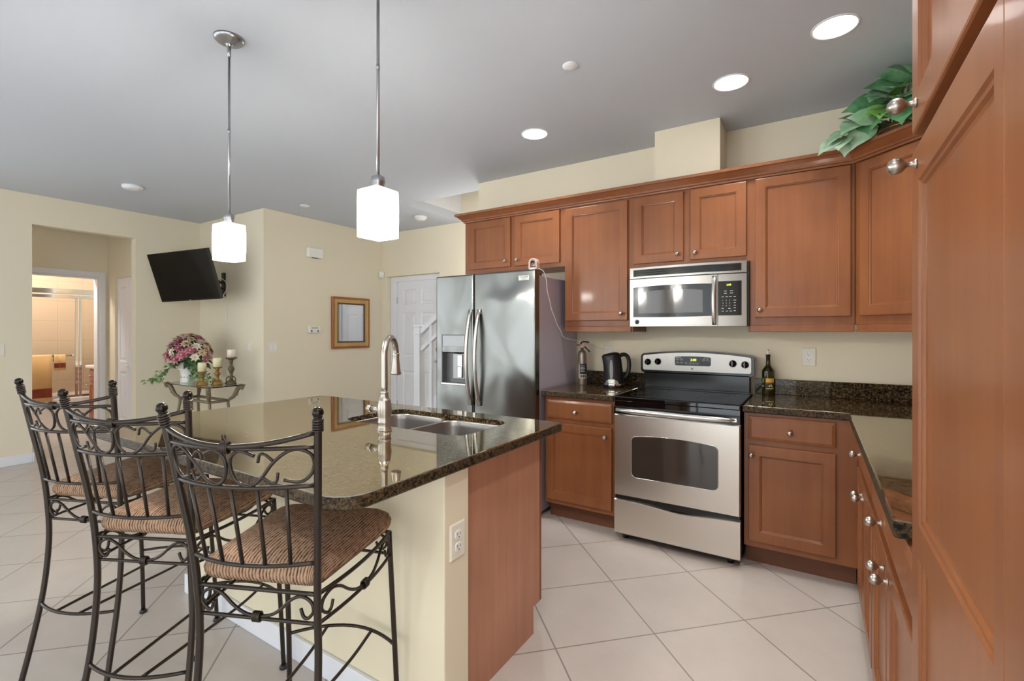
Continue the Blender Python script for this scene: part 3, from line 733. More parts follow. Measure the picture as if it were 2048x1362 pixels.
mb = MB(); mb.rings([[(hx0 + .006, FYF - .004, 1.171), (hx1 - .006, FYF - .004, 1.171), (hx1 - .006, FYF + .04, 1.16), (hx0 + .006, FYF + .04, 1.16)], [(hx0 + .006, FYF - .004, 1.214), (hx1 - .006, FYF - .004, 1.214), (hx1 - .006, FYF + .04, 1.214), (hx0 + .006, FYF + .04, 1.214)]])
for k in range(5): mb.box(hx0 + .03 + k * .04, FYF - .006, 1.19, hx0 + .045 + k * .04, FYF - .003, 1.194)
build('button_bar', mb, 'fridge', dp)
mb = MB(); mb.box(hx0 + .10, FYF + .012, .96, hx1 - .01, FYF + .045, 1.16, .004); build('housing', mb, 'disp', dp)
mb = MB(); mb.box(hx0 + .15, FYF + .003, .99, hx0 + .20, FYF + .012, 1.15, .004); mb.box(hx0 + .155, FYF - .002, .97, hx0 + .20, FYF + .01, 1.06, .004); build('paddle', mb, 'steel_h', dp)
mb = MB(); mb.box(hx0 - .004, FYF - .012, .912, hx1 + .004, FYF + .05, .930, .004); build('drip_tray', mb, 'steel_h', dp)
for x, d in ((-2.222, dl), (-2.140, dr)):
    pts = []; n = 16
    mb = MB(); rr = []
    for k in range(n + 1):
        z = .77 + (1.50 - .77) * k / n; q = math.sin(PI * k / n) ** .8
        y = FYF - .018 - .045 * q; hw = .0165
        sx = x - .012 * q
        rr.append([(sx - hw, y + .012, z), (sx - hw * .7, y, z), (sx + hw * .7, y, z), (sx + hw, y + .012, z), (sx + hw * .8, y + .018, z), (sx - hw * .8, y + .018, z)])
    mb.sm = True; mb.rings(rr); mb.sm = False
    for z in (.79, 1.48): mb.box(x - .012, FYF - .02, z - .016, x + .012, FYF + .001, z + .016, .003)
    build('handle', mb, 'steel_h', d)
mb = MB(); mb.box(-1.795, FYF - .0015, 1.698, -1.708, FYF + .001, 1.731); bd = build('badge', mb, 'plastic_w', dr)
text('lettering', 'FRIGIDAIRE', .0135, facing(-1.7515, FYF - .0016, 1.720), 'slot', bd); text('lettering', 'GALLERY', .009, facing(-1.7515, FYF - .0016, 1.706), 'slot', bd)
for x in (FX0 + .06, FX1 - .06):
    mb = MB(); mb.box(x - .04, FYF + .02, 1.735, x + .04, FYF + .14, 1.755, .004); build('hinge_cover', mb, 'fridge_dark', t)
for x in (FX0 + .06, FX1 - .06):
    for y in (FYF + .12, 3.52):
        mb = MB(); mb.lathe([(.02, 0), (.02, .031)], (x, y, 0), 12); build('foot', mb, 'blackmat', t)
# webcam standing on it
t = thing('webcam', 'small pink and white webcam standing on top of the fridge', 'camera', (-1.70, 2.965, 1.772))
M['pink'] = mat('pink_plastic', C(226, 196, 184), .35)
wx, wy, wz = -1.70, 2.965, 1.772
mb = MB(); mb.lathe([(.030, wz), (.031, wz + .006), (.028, wz + .014), (.02, wz + .016)], (wx, wy, 0), 20); build('base', mb, 'plastic_w', t)
mb = MB()
arch = [(math.cos(a) * .034, .050 + math.sin(a) * .034) for a in [PI * k / 12 for k in range(13)]]
outer = [(.034, .006)] + arch + [(-.034, .006)]; inner = [(-.023, .012)] + [(math.cos(a) * .023, .050 + math.sin(a) * .023) for a in [PI - PI * k / 12 for k in range(13)]] + [(.023, .012)]
mb.prism(outer + inner, lambda x, z: (wx + x, wy - .018, wz + z), lambda x, z: (wx + x, wy + .022, wz + z)); build('arch', mb, 'pink', t)
mb = MB(); mb.ball((wx, wy, wz + .05), .0225, 18, 12); hd = build('head', mb, 'pink', t)
mb = MB(); mb.lathe([(.015, .016), (.015, .0225), (.010, .024), (.001, .0235)], (wx, wy, wz + .051), 18, '-y'); build('lens', mb, 'glassblack', hd)
pts = smooth_pts([(wx + .01, wy + .02, wz + .006), (-1.650, 2.97, wz + .004), (-1.640, 3.02, 1.745), (-1.648, 3.07, 1.64), (-1.650, 3.13, 1.52), (-1.648, 3.20, 1.42), (-1.645, 3.28, 1.335), (-1.638, 3.36, 1.28), (-1.56, 3.56, 1.25), (-1.52, 3.60, 1.225), (-1.47, 3.625, 1.20), (-1.42, 3.630, 1.19)], 8)
mb = MB(); mb.tube([p + Vector((0, .004 * math.sin(i * .7), 0)) for i, p in enumerate(pts)], .0028, 6); tag(build('charging_cable', mb, 'plastic_w', loc=pts[0]), 'thin white cable hanging from the webcam down the side of the fridge', 'cable')

# ------------------------------------------------------------------ microwave
MX0, MX1 = -1.094, -.356
t = thing('microwave', 'stainless over-the-range microwave under the short wall cabinet', 'microwave', (-.725, 3.45, 1.365))
def bow(x): u = (x - MX0) / (MX1 - MX0); return 3.262 - .034 * (1 - (2 * u - 1) ** 2)
mb = MB(); mb.box(MX0 + .004, 3.285, 1.368, MX1 + .012, YK - .003, 1.771, .003); build('body', mb, 'blackmat', t)
def bowed(mb, x0, x1, z0, z1, off=0.0, th=.03, n=14, poly=None):
    xs = [x0 + (x1 - x0) * k / n for k in range(n + 1)]
    zt = (lambda x: z1) if not callable(z1) else z1
    zb = (lambda x: z0) if not callable(z0) else z0
    R = [[(x, bow(x) - off, zb(x)), (x, bow(x) - off, zt(x)), (x, bow(x) - off + th, zt(x)), (x, bow(x) - off + th, zb(x))] for x in xs]
    mb.rings(R)
mb = MB(); bowed(mb, MX0, MX1, 1.698, 1.771); build('top_panel', mb, 'steel_dim', t)
mb = MB()
bowed(mb, -1.068, -.385, 1.711, 1.757, .001, .02)
mb.mi = 1
for k in range(3): bowed(mb, -1.066, -.387, 1.7145 + k * .0145, 1.7245 + k * .0145, .005, .006)
build('vent_grille', mb, ['blackmat', 'black'], t)
mb = MB(); bowed(mb, MX0, -.520, 1.366, 1.692); dm = build('door', mb, 'steel_dim', t)
arcz = lambda a, b, c: (lambda x: a + c * (1 - (2 * (x + .81) / .515) ** 2))
mb = MB(); bowed(mb, -1.069, -.552, lambda x: 1.431 - .004 * (1 - ((x + .81) / .26) ** 2), lambda x: 1.636 + .006 * (1 - ((x + .81) / .26) ** 2), .0012, .01); build('window_surround', mb, 'black', dm)
mb = MB(); bowed(mb, -1.03, -.607, 1.455, lambda x: 1.598 + .013 * (1 - ((x + .818) / .212) ** 2), .002, .01); build('window', mb, 'mwglass', dm)
mb = MB()
for r0, r1 in ((.0165, .0150), (.0115, .0105)): mb.lathe([(r0, 0), (r0, .0015), (r1, .0015), (r1, 0)], (-1.040, bow(-1.04) - .0022, 1.398), 24, '-y')
mb.tube([(-1.046, bow(-1.04) - .001, 1.399), (-1.041, bow(-1.04) - .0015, 1.403), (-1.040, bow(-1.04) - .0015, 1.395), (-1.035, bow(-1.04) - .001, 1.399)], .0011, 6)
build('emblem', mb, 'chrome', dm)
mb = MB(); n = 14; rr = []
for k in range(n + 1):
    z = 1.372 + .312 * k / n; q = math.sin(PI * k / n) ** .7; y = bow(-.538) - .006 - .034 * q
    rr.append([(-.552, y + .01, z), (-.549, y, z), (-.528, y, z), (-.525, y + .01, z), (-.528, y + .014, z), (-.549, y + .014, z)])
mb.sm = True; mb.rings(rr); build('handle', mb, 'steel_h', dm)
mb = MB(); bowed(mb, -.517, MX1, 1.366, 1.692); cp = build('control_side', mb, 'steel_dim', t)
mb = MB(); bowed(mb, -.516, -.384, 1.432, 1.648, .0012, .01, 6); kp = build('keypad', mb, 'black', cp)
yk = bow(-.45) - .0045
text('clock_display', '2:00', .016, facing(-.455, yk, 1.623), 'clock', kp)
mb = MB()
for x, z, wd_ in [(-.475, 1.585, .016), (-.44, 1.586, .018), (-.475, 1.571, .016), (-.44, 1.572, .018), (-.49, 1.549, .012), (-.467, 1.549, .014), (-.446, 1.549, .014), (-.422, 1.549, .012), (-.422, 1.527, .016), (-.422, 1.511, .010), (-.422, 1.495, .012), (-.422, 1.479, .014), (-.422, 1.461, .011), (-.49, 1.476, .012), (-.452, 1.476, .013), (-.49, 1.459, .013), (-.466, 1.459, .012), (-.444, 1.459, .014)]:
    mb.box(x - wd_ / 2, bow(x) - .0026, z - .0016, x + wd_ / 2, bow(x) - .001, z + .0016)
build('key_markings', mb, 'mark', kp)
for r_, row in enumerate(('123', '456', '789')):
    for c_, ch in enumerate(row): text('key_digit', ch, .011, facing(-.489 + c_ * .0195, bow(-.47) - .0035, 1.526 - r_ * .0165), 'mark', kp)

# ------------------------------------------------------------------ range
RX0, RX1 = -1.094, -.352
t = thing('electric_range', 'stainless and black electric range under the microwave', 'range', (-.723, 3.25, 0))
mb = MB(); mb.box(RX0 + .006, 2.965, .03, RX1 - .006, 3.60, .885); build('body', mb, 'blackmat', t)
mb = MB(); mb.box(RX0, 2.945, .884, RX1, 3.545, .917, .007); mb.box(RX0 + .004, 2.952, .85, RX1 - .004, 3.0, .884); ck = build('cooktop', mb, 'glassblack', t)
for x, y, r in ((-.93, 3.10, .10), (-.52, 3.10, .12), (-.92, 3.38, .075), (-.53, 3.38, .095)):
    mb = MB(); mb.lathe([(r, .9171), (r - .001, .9176), (r - .003, .9176), (r - .004, .9171)], (x, y, 0), 48, cap=False); mb.lathe([(r * .62, .9171), (r * .62 - .002, .9175), (r * .62 - .003, .9171)], (x, y, 0), 40, cap=False); build('burner_ring', mb, 'fridge_dark', ck)
mb = MB(); mb.box(RX0, 2.938, .802, RX1, 2.966, .852, .003); build('front_strip', mb, 'black', t)
mb = MB(); mb.rings([rect(RX0 + .012, .292, RX1, .806, *q) for q in ((0, 2.965), (0, 2.928), (.005, 2.920))]); od = build('oven_door', mb, 'steel', t)
def arch(x0, x1, z0, z1, rise, r): 
    P = rrect(x0, z0, x1, z1, [r, r, r * .8, r * .8], 4); c, h = (x0 + x1) / 2, (x1 - x0) / 2
    out = [];
    for x, z in P: out.append((x, z + (rise * (1 - ((x - c) / h) ** 2) if z > (z0 + z1) / 2 else 0)))
    top = [p for p in out]
    k = max(range(len(out)), key=lambda i: (out[i][1] > (z0 + z1) / 2) * (out[i][0]))
    res = []
    for i, p in enumerate(out):
        res.append(p); q = out[(i + 1) % len(out)]
        if p[1] > (z0 + z1) / 2 and q[1] > (z0 + z1) / 2 and abs(p[0] - q[0]) > .1:
            for j in range(1, 12):
                x = p[0] + (q[0] - p[0]) * j / 12; res.append((x, z1 + rise * (1 - ((x - c) / h) ** 2)))
    return res
P = arch(-.970, -.466, .420, .672, .018, .03)
mb = MB(); mb.prism(P, lambda x, z: (x, 2.9205, z), lambda x, z: (x, 2.9185, z)); wn = build('oven_window', mb, 'ovenglass', od)
mb = MB(); mb.tube([(x, 2.919, z) for x, z in P], .0022, 6, closed=True); build('window_trim', mb, 'chrome', od)
mb = MB(); rr = []; n = 20
for k in range(n + 1):
    x = RX0 + .022 + (RX1 - RX0 - .044) * k / n; e = 1 - abs(2 * k / n - 1) ** 6; y = 2.928 - .040 * (1 - abs(2 * k / n - 1) ** 5); h = .016 * (.45 + .55 * e)
    rr.append([(x, y + .014, .832 - h), (x, y + .002, .832 - h * .8), (x, y - .003, .832), (x, y + .002, .832 + h * .8), (x, y + .014, .832 + h), (x, y + .018, .832)])
mb.sm = True; mb.rings(rr); mb.sm = False
for x in (RX0 + .03, RX1 - .03): mb.box(x - .012, 2.925, .822, x + .012, 2.945, .842)
build('handle', mb, 'steel_h', od)
mb = MB(); mb.box(RX0 + .012, 2.945, .25, RX1 - .004, 2.97, .296); build('vent_gap', mb, 'black', t)
dz = lambda x: .262 - .020 * math.exp(-((x + .69) / .17) ** 2)
mb = MB(); n = 24; xs = [RX0 + .012 + (RX1 - RX0 - .012) * k / n for k in range(n + 1)]
mb.rings([[(x, 2.920, .055), (x, 2.920, dz(x)), (x, 2.926, dz(x) + .004), (x, 2.965, dz(x) + .004), (x, 2.965, .05), (x, 2.926, .05)] for x in xs]); build('drawer', mb, 'steel', t)
for x in (RX0 + .06, RX1 - .06):
    for y in (3.0, 3.5):
        mb = MB(); mb.lathe([(.018, 0), (.018, .031)], (x, y, 0), 12); build('foot', mb, 'blackmat', t)
# back guard
mb = MB(); mb.box(RX0 + .012, 3.545, .90, RX1 - .012, 3.60, 1.04, .008); mb.box(RX0 + .01, 3.53, .905, RX1 - .01, 3.56, .925, .004); build('rear_riser', mb, 'black', t)
P = arch(RX0 - .012, RX1 + .010, 1.026, 1.166, .026, .028)
mb = MB(); mb.prism(P, lambda x, z: (x, 3.60, z), lambda x, z: (x, 3.545, z)); bgd = build('back_guard', mb, 'black', t)
P = arch(RX0 + .006, RX1 - .008, 1.047, 1.154, .026, .014)
mb = MB(); mb.prism(P, lambda x, z: (x, 3.546, z), lambda x, z: (x, 3.542, z)); fp = build('control_panel', mb, 'steel_dim', bgd)
mb = MB(); mb.prism(arch(-.855, -.612, 1.088, 1.150, .005, .012), lambda x, z: (x, 3.5425, z), lambda x, z: (x, 3.540, z)); dsp = build('display', mb, 'black', fp)
text('clock_digits', '2:00', .024, facing(-.728, 3.5398, 1.129), 'clock', dsp)
mb = MB()
for x, z in ((-.838, 1.131), (-.810, 1.131), (-.838, 1.107), (-.810, 1.107), (-.776, 1.105), (-.749, 1.106), (-.726, 1.105), (-.700, 1.104), (-.658, 1.132), (-.630, 1.132)):
    q = [(x + .0115 * math.cos(a), 3.5398, z + .0075 * math.sin(a)) for a in [2 * PI * k / 16 for k in range(16)]]
    mb.tube(q, .0007, 5, closed=True); mb.box(x - .005, 3.5396, z - .0015, x + .005, 3.5402, z + .0015)
mb.box(-.85, 3.5396, 1.143, -.81, 3.5402, 1.1455); mb.box(-.66, 3.5396, 1.144, -.625, 3.5402, 1.1465)
build('key_markings', mb, 'mark', dsp)
mb = MB(); mb.lathe([(.008, 0), (.008, .001), (.0065, .001), (.0065, 0)], (-.737, 3.5422, 1.066), 20, '-y'); mb.lathe([(.004, 0), (.004, .001), (.001, .001)], (-.737, 3.5422, 1.066), 12, '-y'); build('emblem', mb, 'fridge_dark', fp)
for x in (-.905, -.909): pass
mb = MB()
for z in (1.138, 1.092): mb.lathe([(.0022, 0), (.0022, .001)], (-.907, 3.5422, z), 8, '-y')
build('indicator', mb, 'slot', fp)
for x, z in ((-1.052, 1.106), (-.978, 1.111), (-.472, 1.112), (-.397, 1.107)):
    mb = MB(); mb.lathe([(.024, 0), (.024, .004), (.019, .010), (.017, .022), (.001, .023)], (x, 3.542, z), 20, '-y'); mb.box(x - .005, 3.508, z - .019, x + .005, 3.524, z + .021, .002); kb = build('knob', mb, 'glassblack', fp)
    mb = MB()
    for k in range(12):
        a = 2 * PI * k / 12; mb.box(x + .029 * math.cos(a) - .001, 3.5414, z + .029 * math.sin(a) - .001, x + .029 * math.cos(a) + .001, 3.5422, z + .029 * math.sin(a) + .001)
    build('dial_ticks', mb, 'slot', kb)

# ------------------------------------------------------------------ small things on the worktops
# fire extinguisher
ex, ey = -1.545, 3.46
t = thing('fire_extinguisher', 'silver fire extinguisher standing on the granite beside the fridge', 'fire extinguisher', (ex, ey, GT))
M['extbody'] = mat('extinguisher_silver', C(158, 146, 136), .32, .8)
mb = MB(); mb.lathe([(.034, GT), (.036, GT + .004), (.036, GT + .232), (.034, GT + .248), (.027, GT + .262), (.017, GT + .270), (.012, GT + .272), (.012, GT + .29)], (ex, ey, 0), 24); build('cylinder', mb, 'extbody', t)
def wrap(name, cx, cy, r, a0, a1, z0, z1, m, parent, n=10, mirror=0):
    mb = MB(); mb.sm = True; R = []
    for k in range(n + 1):
        a = a0 + (a1 - a0) * k / n; R.append([(cx + r * math.cos(a), cy + r * math.sin(a), z0), (cx + r * math.cos(a), cy + r * math.sin(a), z1)])
    mb.rings(R, False, False, closed=False); return build(name, mb, m, parent)
A = -math.atan2(3.4, 1.53)      # direction back towards the viewer side
va = math.atan2(-3.46, 1.545)
M['labelgrey'] = mat('label_grey', C(176, 168, 164), .5); M['labelblack'] = mat('label_black', C(26, 26, 28), .5); M['labelred'] = mat('label_red', C(150, 60, 50), .5)
lb = wrap('label', ex, ey, .0364, va - 1.0, va + 1.3, GT + .05, GT + .165, 'labelgrey', t)
wrap('label_panel', ex, ey, .0367, va - .55, va + 1.2, GT + .085, GT + .165, 'labelblack', lb)
for k in range(5): wrap('label_line', ex, ey, .0370, va - .4, va + .7 - .12 * (k % 2), GT + .105 + k * .011, GT + .108 + k * .011, 'mark', lb)
for k in range(3): wrap('label_line', ex, ey, .0370, va - .35 + k * .42, va - .05 + k * .42, GT + .062, GT + .078, 'labelblack', lb)
mb = MB(); mb.box(ex - .012, ey - .012, GT + .29, ex + .012, ey + .012, GT + .318, .003); build('valve', mb, 'chrome', t)
mb = MB(); mb.tube(smooth_pts([(ex - .015, ey, GT + .318), (ex, ey, GT + .336), (ex + .025, ey - .005, GT + .338), (ex + .06, ey - .012, GT + .334)], 5), .0055, 8); mb.tube([(ex + .008, ey, GT + .306), (ex + .035, ey - .008, GT + .29), (ex + .068, ey - .015, GT + .262)], .0055, 8); build('squeeze_handle', mb, 'black', t)
mb = MB(); mb.tube([(ex - .012, ey, GT + .31), (ex - .045, ey, GT + .311)], .004, 8); build('nozzle', mb, 'black', t)
mb = MB(); mb.lathe([(.013, 0), (.013, .008), (.010, .010), (.001, .010)], (ex + .016, ey - .012, GT + .308), 16, '-y'); build('gauge', mb, mat('gauge_face', C(214, 150, 110), .3), t)
# kettle (jug turned so the handle points right and the gauge window faces left-front)
kx, ky = -1.275, 3.43
kr = math.radians(30)
t = thing('electric_kettle', 'black cordless electric kettle on the granite left of the range', 'kettle', (kx, ky, GT), kr)
K = lambda r, a: (r * math.cos(a), r * math.sin(a))
mb = MB(); mb.sm = True; rr = []
for z, rx, ry, ox in ((.032, .074, .070, 0), (.05, .073, .069, 0), (.10, .071, .066, -.002), (.16, .066, .061, -.004), (.205, .062, .056, -.006), (.232, .060, .052, -.010), (.246, .052, .046, -.004), (.256, .036, .036, .004), (.262, .016, .018, .008)):
    ring = []
    for k in range(28):
        a = 2 * PI * k / 28; x, y = rx * math.cos(a), ry * math.sin(a)
        if z > .12: x -= max(0, -math.cos(a)) ** 6 * .020 * min(1, (z - .12) / .1) * (1 if z < .25 else 0)
        ring.append((x + ox, y, z))
    rr.append(ring)
mb.rings(rr); build('jug', mb, 'blackmat', t, local=True)
mb = MB(); mb.lathe([(.078, .002), (.079, .010), (.077, .022), (.074, .026)], (0, 0, 0), 28); build('power_base', mb, 'black', t, local=True)
mb = MB(); mb.lathe([(.0765, .016), (.0775, .020), (.076, .030), (.074, .034)], (0, 0, 0), 28, cap=False); build('trim_band', mb, 'chrome', t, local=True)
mb = MB(); mb.tube(smooth_pts([(.045, 0, .236), (.07, 0, .246), (.098, 0, .235), (.112, 0, .20), (.113, 0, .15), (.104, 0, .105), (.088, 0, .08), (.068, 0, .075)], 5), [.015] * 36, 12); build('handle', mb, 'blackmat', t, local=True)
mb = MB(); mb.sm = True; va2 = math.atan2(-ky, -kx) - kr - .22; R = []
for j in range(13):
    v_ = j / 12; z = .062 + .145 * v_; hwid = .013 * math.sin(PI * (0.08 + .84 * v_)) ** .6; rad = .0785 - .011 * v_
    R.append([(rad * math.cos(va2 + s_ * hwid / rad) + (-.004 * v_), rad * .945 * math.sin(va2 + s_ * hwid / rad), z) for s_ in (-1, -.5, 0, .5, 1)])
mb.rings(R, False, False, closed=False); build('water_gauge', mb, mat('kettle_gauge', C(120, 122, 124), .3), t, local=True)
mb = MB(); mb.sm = True; R = []
for j in range(9):
    s_ = -1 + 2 * j / 8; a = va2 + s_ * .75; h = .030 * math.sqrt(max(0, 1 - s_ * s_)) + .0005
    R.append([(.0752 * math.cos(a), .0722 * math.sin(a), .034), (.0748 * math.cos(a), .0712 * math.sin(a), .034 + h)])
mb.rings(R, False, False, closed=False); build('switch_panel', mb, 'steel_h', t, local=True)
mb = MB(); mb.tube(smooth_pts([(kx + .07, ky + .05, GT + .004), (kx + .12, ky + .09, GT + .004), (-1.135, ky + .10, GT + .004), (-1.115, ky + .17, GT + .03), (-1.16, YK - .026, GT + .06), (-1.24, YK - .026, GT + .09)], 6), .003, 6); tag(build('power_cord', mb, 'blackmat', loc=(kx + .07, ky + .05, GT)), 'black power cord lying behind the electric kettle', 'cord')
# oil bottle
bx, by = -.262, 3.575
t = thing('oil_bottle', 'dark green oil bottle with a pour spout on the granite right of the range', 'bottle', (bx, by, GT))
M['bottle'] = mat('olive_glass', C(58, 50, 12), .05, ior=1.5, trans=.35)
mb = MB(); mb.lathe([(.034, GT), (.037, GT + .005), (.037, GT + .150), (.035, GT + .162), (.018, GT + .188), (.0135, GT + .20), (.0125, GT + .25), (.0145, GT + .252), (.0145, GT + .26), (.012, GT + .262)], (bx, by, 0), 28); build('glass', mb, 'bottle', t)
mb = MB(); mb.lathe([(.014, GT + .252), (.014, GT + .264), (.006, GT + .266)], (bx, by, 0), 14); build('collar', mb, 'blackmat', t)
mb = MB(); mb.tube([(bx, by, GT + .264), (bx, by, GT + .28), (bx + .001, by - .002, GT + .292)], [.006, .005, .004], 10); mb.mi = 1; mb.ball((bx + .001, by - .002, GT + .294), .004, 8, 6); build('pour_spout', mb, ['plastic_w', 'blackmat'], t)
va = math.atan2(-by, -bx) + .25
lb = wrap('label', bx, by, .0374, va - .75, va + .95, GT + .028, GT + .112, 'labelblack', t)
M['yellow'] = mat('label_yellow', C(216, 170, 60), .5); M['lgreen'] = mat('label_green', C(120, 150, 40), .5); M['olivey'] = mat('label_olive', C(206, 206, 120), .5)
wrap('label_band', bx, by, .0377, va - .6, va + .9, GT + .084, GT + .110, 'yellow', lb)
wrap('label_band', bx, by, .0378, va - .6, va + .9, GT + .076, GT + .083, 'labelred', lb)
wrap('label_band', bx, by, .0378, va - .55, va + .8, GT + .040, GT + .045, 'olivey', lb)
for a, z in ((va - .05, GT + .058), (va + .22, GT + .064), (va + .40, GT + .056)): wrap('olive_print', bx, by, .0378, a - .11, a + .11, z - .005, z + .007, 'olivey', lb)
wrap('seal', bx, by, .0374, va - 1.35, va - .95, GT + .078, GT + .108, 'lgreen', t); wrap('seal', bx, by, .0374, va - 1.35, va - 1.0, GT + .05, GT + .064, 'labelgrey', t)

# ------------------------------------------------------------------ leafy plant on the corner cabinet
def leaf(mb, mtx, L, W, droop=.35, fold=.22, n=7):
    rows = []
    for i in range(n + 1):
        u = i / n
        wd = W * .5 * (math.sin(PI * min(1, u * 1.02 + .06)) ** .75) * (1.15 - .55 * u)
        if i == n: wd = .0004
        if i == 0: wd = W * .22
        row = []
        for s_ in (-1, -.5, 0, .5, 1):
            y = L * (u - (.10 * abs(s_) if i == 0 else 0)); x = wd * s_
            z = -droop * L * u * u + fold * abs(x) - .02 * L * math.sin(u * 14) * abs(s_) * .4
            row.append(mtx @ Vector((x, y, z)))
        rows.append(row)
    mb.sm = True; mb.rings(rows, False, False, closed=False)
def aim(p, d, roll=0, up=(0, 0, 1)):
    d = Vector(d).normalized(); x = d.cross(Vector(up)); x = x.normalized() if x.length > .01 else Vector((1, 0, 0)); z = x.cross(d)
    m_ = Matrix((x, d, z)).transposed().to_4x4()
    return Matrix.Translation(p) @ m_ @ Matrix.Rotation(roll, 4, 'Y')
def leafmat(name, a, b):
    m = mat(name, a, .38, spec=.5); k = N(m)
    t_ = k.n('ShaderNodeTexNoise', i_Scale=14.0, i_Detail=2.0); k.l(k.coord(), t_.inputs['Vector'])
    k.l(k.ramp(t_.outputs[0], [(.35, a), (.68, b)]), k.b.inputs['Base Color']); return m
M['leaf'] = leafmat('plant_leaf', C(58, 112, 72), C(116, 164, 116)); M['leaf2'] = leafmat('pale_plant_leaf', C(132, 178, 134), C(190, 214, 188)); M['leaf3'] = leafmat('bright_plant_leaf', C(146, 200, 96), C(116, 172, 92))
bxk, byk = .40, 3.20
t = thing('potted_plant', 'leafy green trailing plant in a basket on top of the corner wall cabinet', 'plant', (bxk, byk, 2.302))
M['wicker'] = mat('dark_wicker', C(72, 50, 28), .6); M['brass'] = mat('basket_gold', C(170, 136, 70), .3, .8)
mb = MB(); mb.lathe([(.085, 2.302), (.10, 2.34), (.118, 2.40), (.112, 2.405), (.09, 2.35)], (bxk, byk, 0), 24); bk = build('basket', mb, 'wicker', t)
mb = MB()
for z, r in ((2.335, .099), (2.36, .107), (2.385, .114)): mb.tube([(bxk + r * math.cos(a), byk + r * math.sin(a), z) for a in [2 * PI * k / 24 for k in range(24)]], .004, 6, closed=True)
build('basket_band', mb, 'brass', bk)
LV = []   # (x,y,z) leaf root, direction, length, width, material
for p, d, L, W_, mi in [
    ((.12, 3.19, 2.395), (-.75, -.45, -.35), .13, .10, 1), ((.14, 3.17, 2.385), (-.35, -.75, -.6), .11, .085, 1), ((.155, 3.2, 2.40), (-.2, -.3, -.9), .10, .085, 1), ((.17, 3.2, 2.44), (-.6, -.5, -.25), .15, .11, 1),
    ((.22, 3.18, 2.47), (-.55, -.7, -.35), .17, .12, 1), ((.25, 3.15, 2.46), (-.2, -.8, -.75), .14, .10, 0), ((.24, 3.16, 2.45), (-.5, -.3, -.9), .15, .11, 1), ((.29, 3.12, 2.49), (-.1, -.9, -.35), .13, .10, 2),
    ((.32, 3.10, 2.48), (.2, -.85, -.6), .15, .11, 0), ((.36, 3.08, 2.50), (.1, -.9, -.3), .17, .14, 0), ((.39, 3.05, 2.47), (-.3, -.7, -.7), .16, .12, 0), ((.42, 3.03, 2.46), (.1, -.75, -.9), .15, .12, 0),
    ((.40, 3.06, 2.53), (.3, -.9, -.1), .14, .10, 1), ((.33, 3.14, 2.56), (-.6, -.6, .1), .13, .10, 0), ((.30, 3.16, 2.53), (-.7, -.4, 0), .17, .12, 0), ((.36, 3.12, 2.55), (-.1, -.9, .2), .12, .09, 2),
    ((.38, 3.15, 2.60), (-.8, -.3, .15), .16, .10, 0), ((.42, 3.12, 2.62), (-.5, -.8, .2), .17, .09, 0), ((.45, 3.10, 2.60), (.3, -.9, .2), .16, .10, 0), ((.44, 3.16, 2.64), (-.8, -.1, .25), .17, .09, 0), ((.47, 3.14, 2.66), (-.3, -.8, .1), .14, .07, 0),
    ((.48, 3.05, 2.52), (.4, -.8, -.3), .16, .12, 0), ((.50, 3.00, 2.48), (.1, -.9, -.4), .14, .11, 1), ((.52, 3.02, 2.56), (.3, -.9, 0), .16, .11, 0)]:
    LV.append((p, d, L, W_, mi))
for k in range(44):
    a = random.uniform(0, 2 * PI); r = random.uniform(.03, .17); z = 2.44 + random.uniform(0, .17) - r * .35
    d = (math.cos(a), math.sin(a), random.uniform(-.4, .5)); LV.append(((bxk + r * math.cos(a), byk - .02 + r * math.sin(a), z), d, random.uniform(.09, .14), random.uniform(.07, .10), random.choice((0, 0, 0, 1, 2))))
mb = MB(); st = MB()
for p, d, L, W_, mi in LV:
    mb.mi = mi; leaf(mb, aim(p, d, random.uniform(-.35, .35), (-.25, -.85, .5)), L * 1.05, W_ * 1.3, random.uniform(.15, .35), .12)
    st.tube(smooth_pts([(bxk + random.uniform(-.04, .04), byk + random.uniform(-.04, .04), 2.39), ((p[0] + bxk) / 2, (p[1] + byk) / 2, max(p[2], 2.42) + .02), p], 4), .0022, 5)
build('foliage', mb, ['leaf', 'leaf2', 'leaf3'], t); build('stems', st, mat('plant_stem', C(96, 112, 60), .5), t)

# ------------------------------------------------------------------ stair railing beyond the kitchen wall
t = thing('stair_railing', 'white wooden newel post and handrail at the foot of the stairs beside the fridge', 'railing', (-3.96, 4.18, 0))
nx, ny = -3.96, 4.18
mb = MB(); mb.box(nx - .045, ny - .045, 0, nx + .045, ny + .045, 1.385, .003); mb.box(nx - .052, ny - .052, 1.30, nx + .052, ny + .052, 1.325, .004); mb.box(nx - .056, ny - .056, 1.385, nx + .056, ny + .056, 1.41, .006); build('newel_post', mb, 'white', t)
sl = .72
def rail(name, x0, z0, h, w_):
    mb = MB(); mb.rings([[(x, ny - w_ / 2, z0 + (x - x0) * sl), (x, ny + w_ / 2, z0 + (x - x0) * sl), (x, ny + w_ / 2, z0 + h + (x - x0) * sl), (x, ny - w_ / 2, z0 + h + (x - x0) * sl)] for x in (x0, -2.75)]); return build(name, mb, 'white', t)
rail('handrail', nx + .045, 1.30, .07, .06); rail('bottom_rail', nx + .045, 1.10, .05, .05)
for k in range(8):
    x = nx + .19 + k * .13; zz = (x - nx - .045) * sl
    mb = MB(); mb.box(x - .018, ny - .018, .0 if k == 0 else .9 + zz - .5, x + .018, ny + .018, 1.31 + zz); build('baluster', mb, 'white', t)
mb = MB(); mb.prism([(nx + .045, 0), (-2.75, 0), (-2.75, .95 + (-2.75 - nx) * sl * .6), (nx + .045, .42)], lambda x, z: (x, ny + .01, z), lambda x, z: (x, ny + .05, z)); build('stringer', mb, 'white', t)

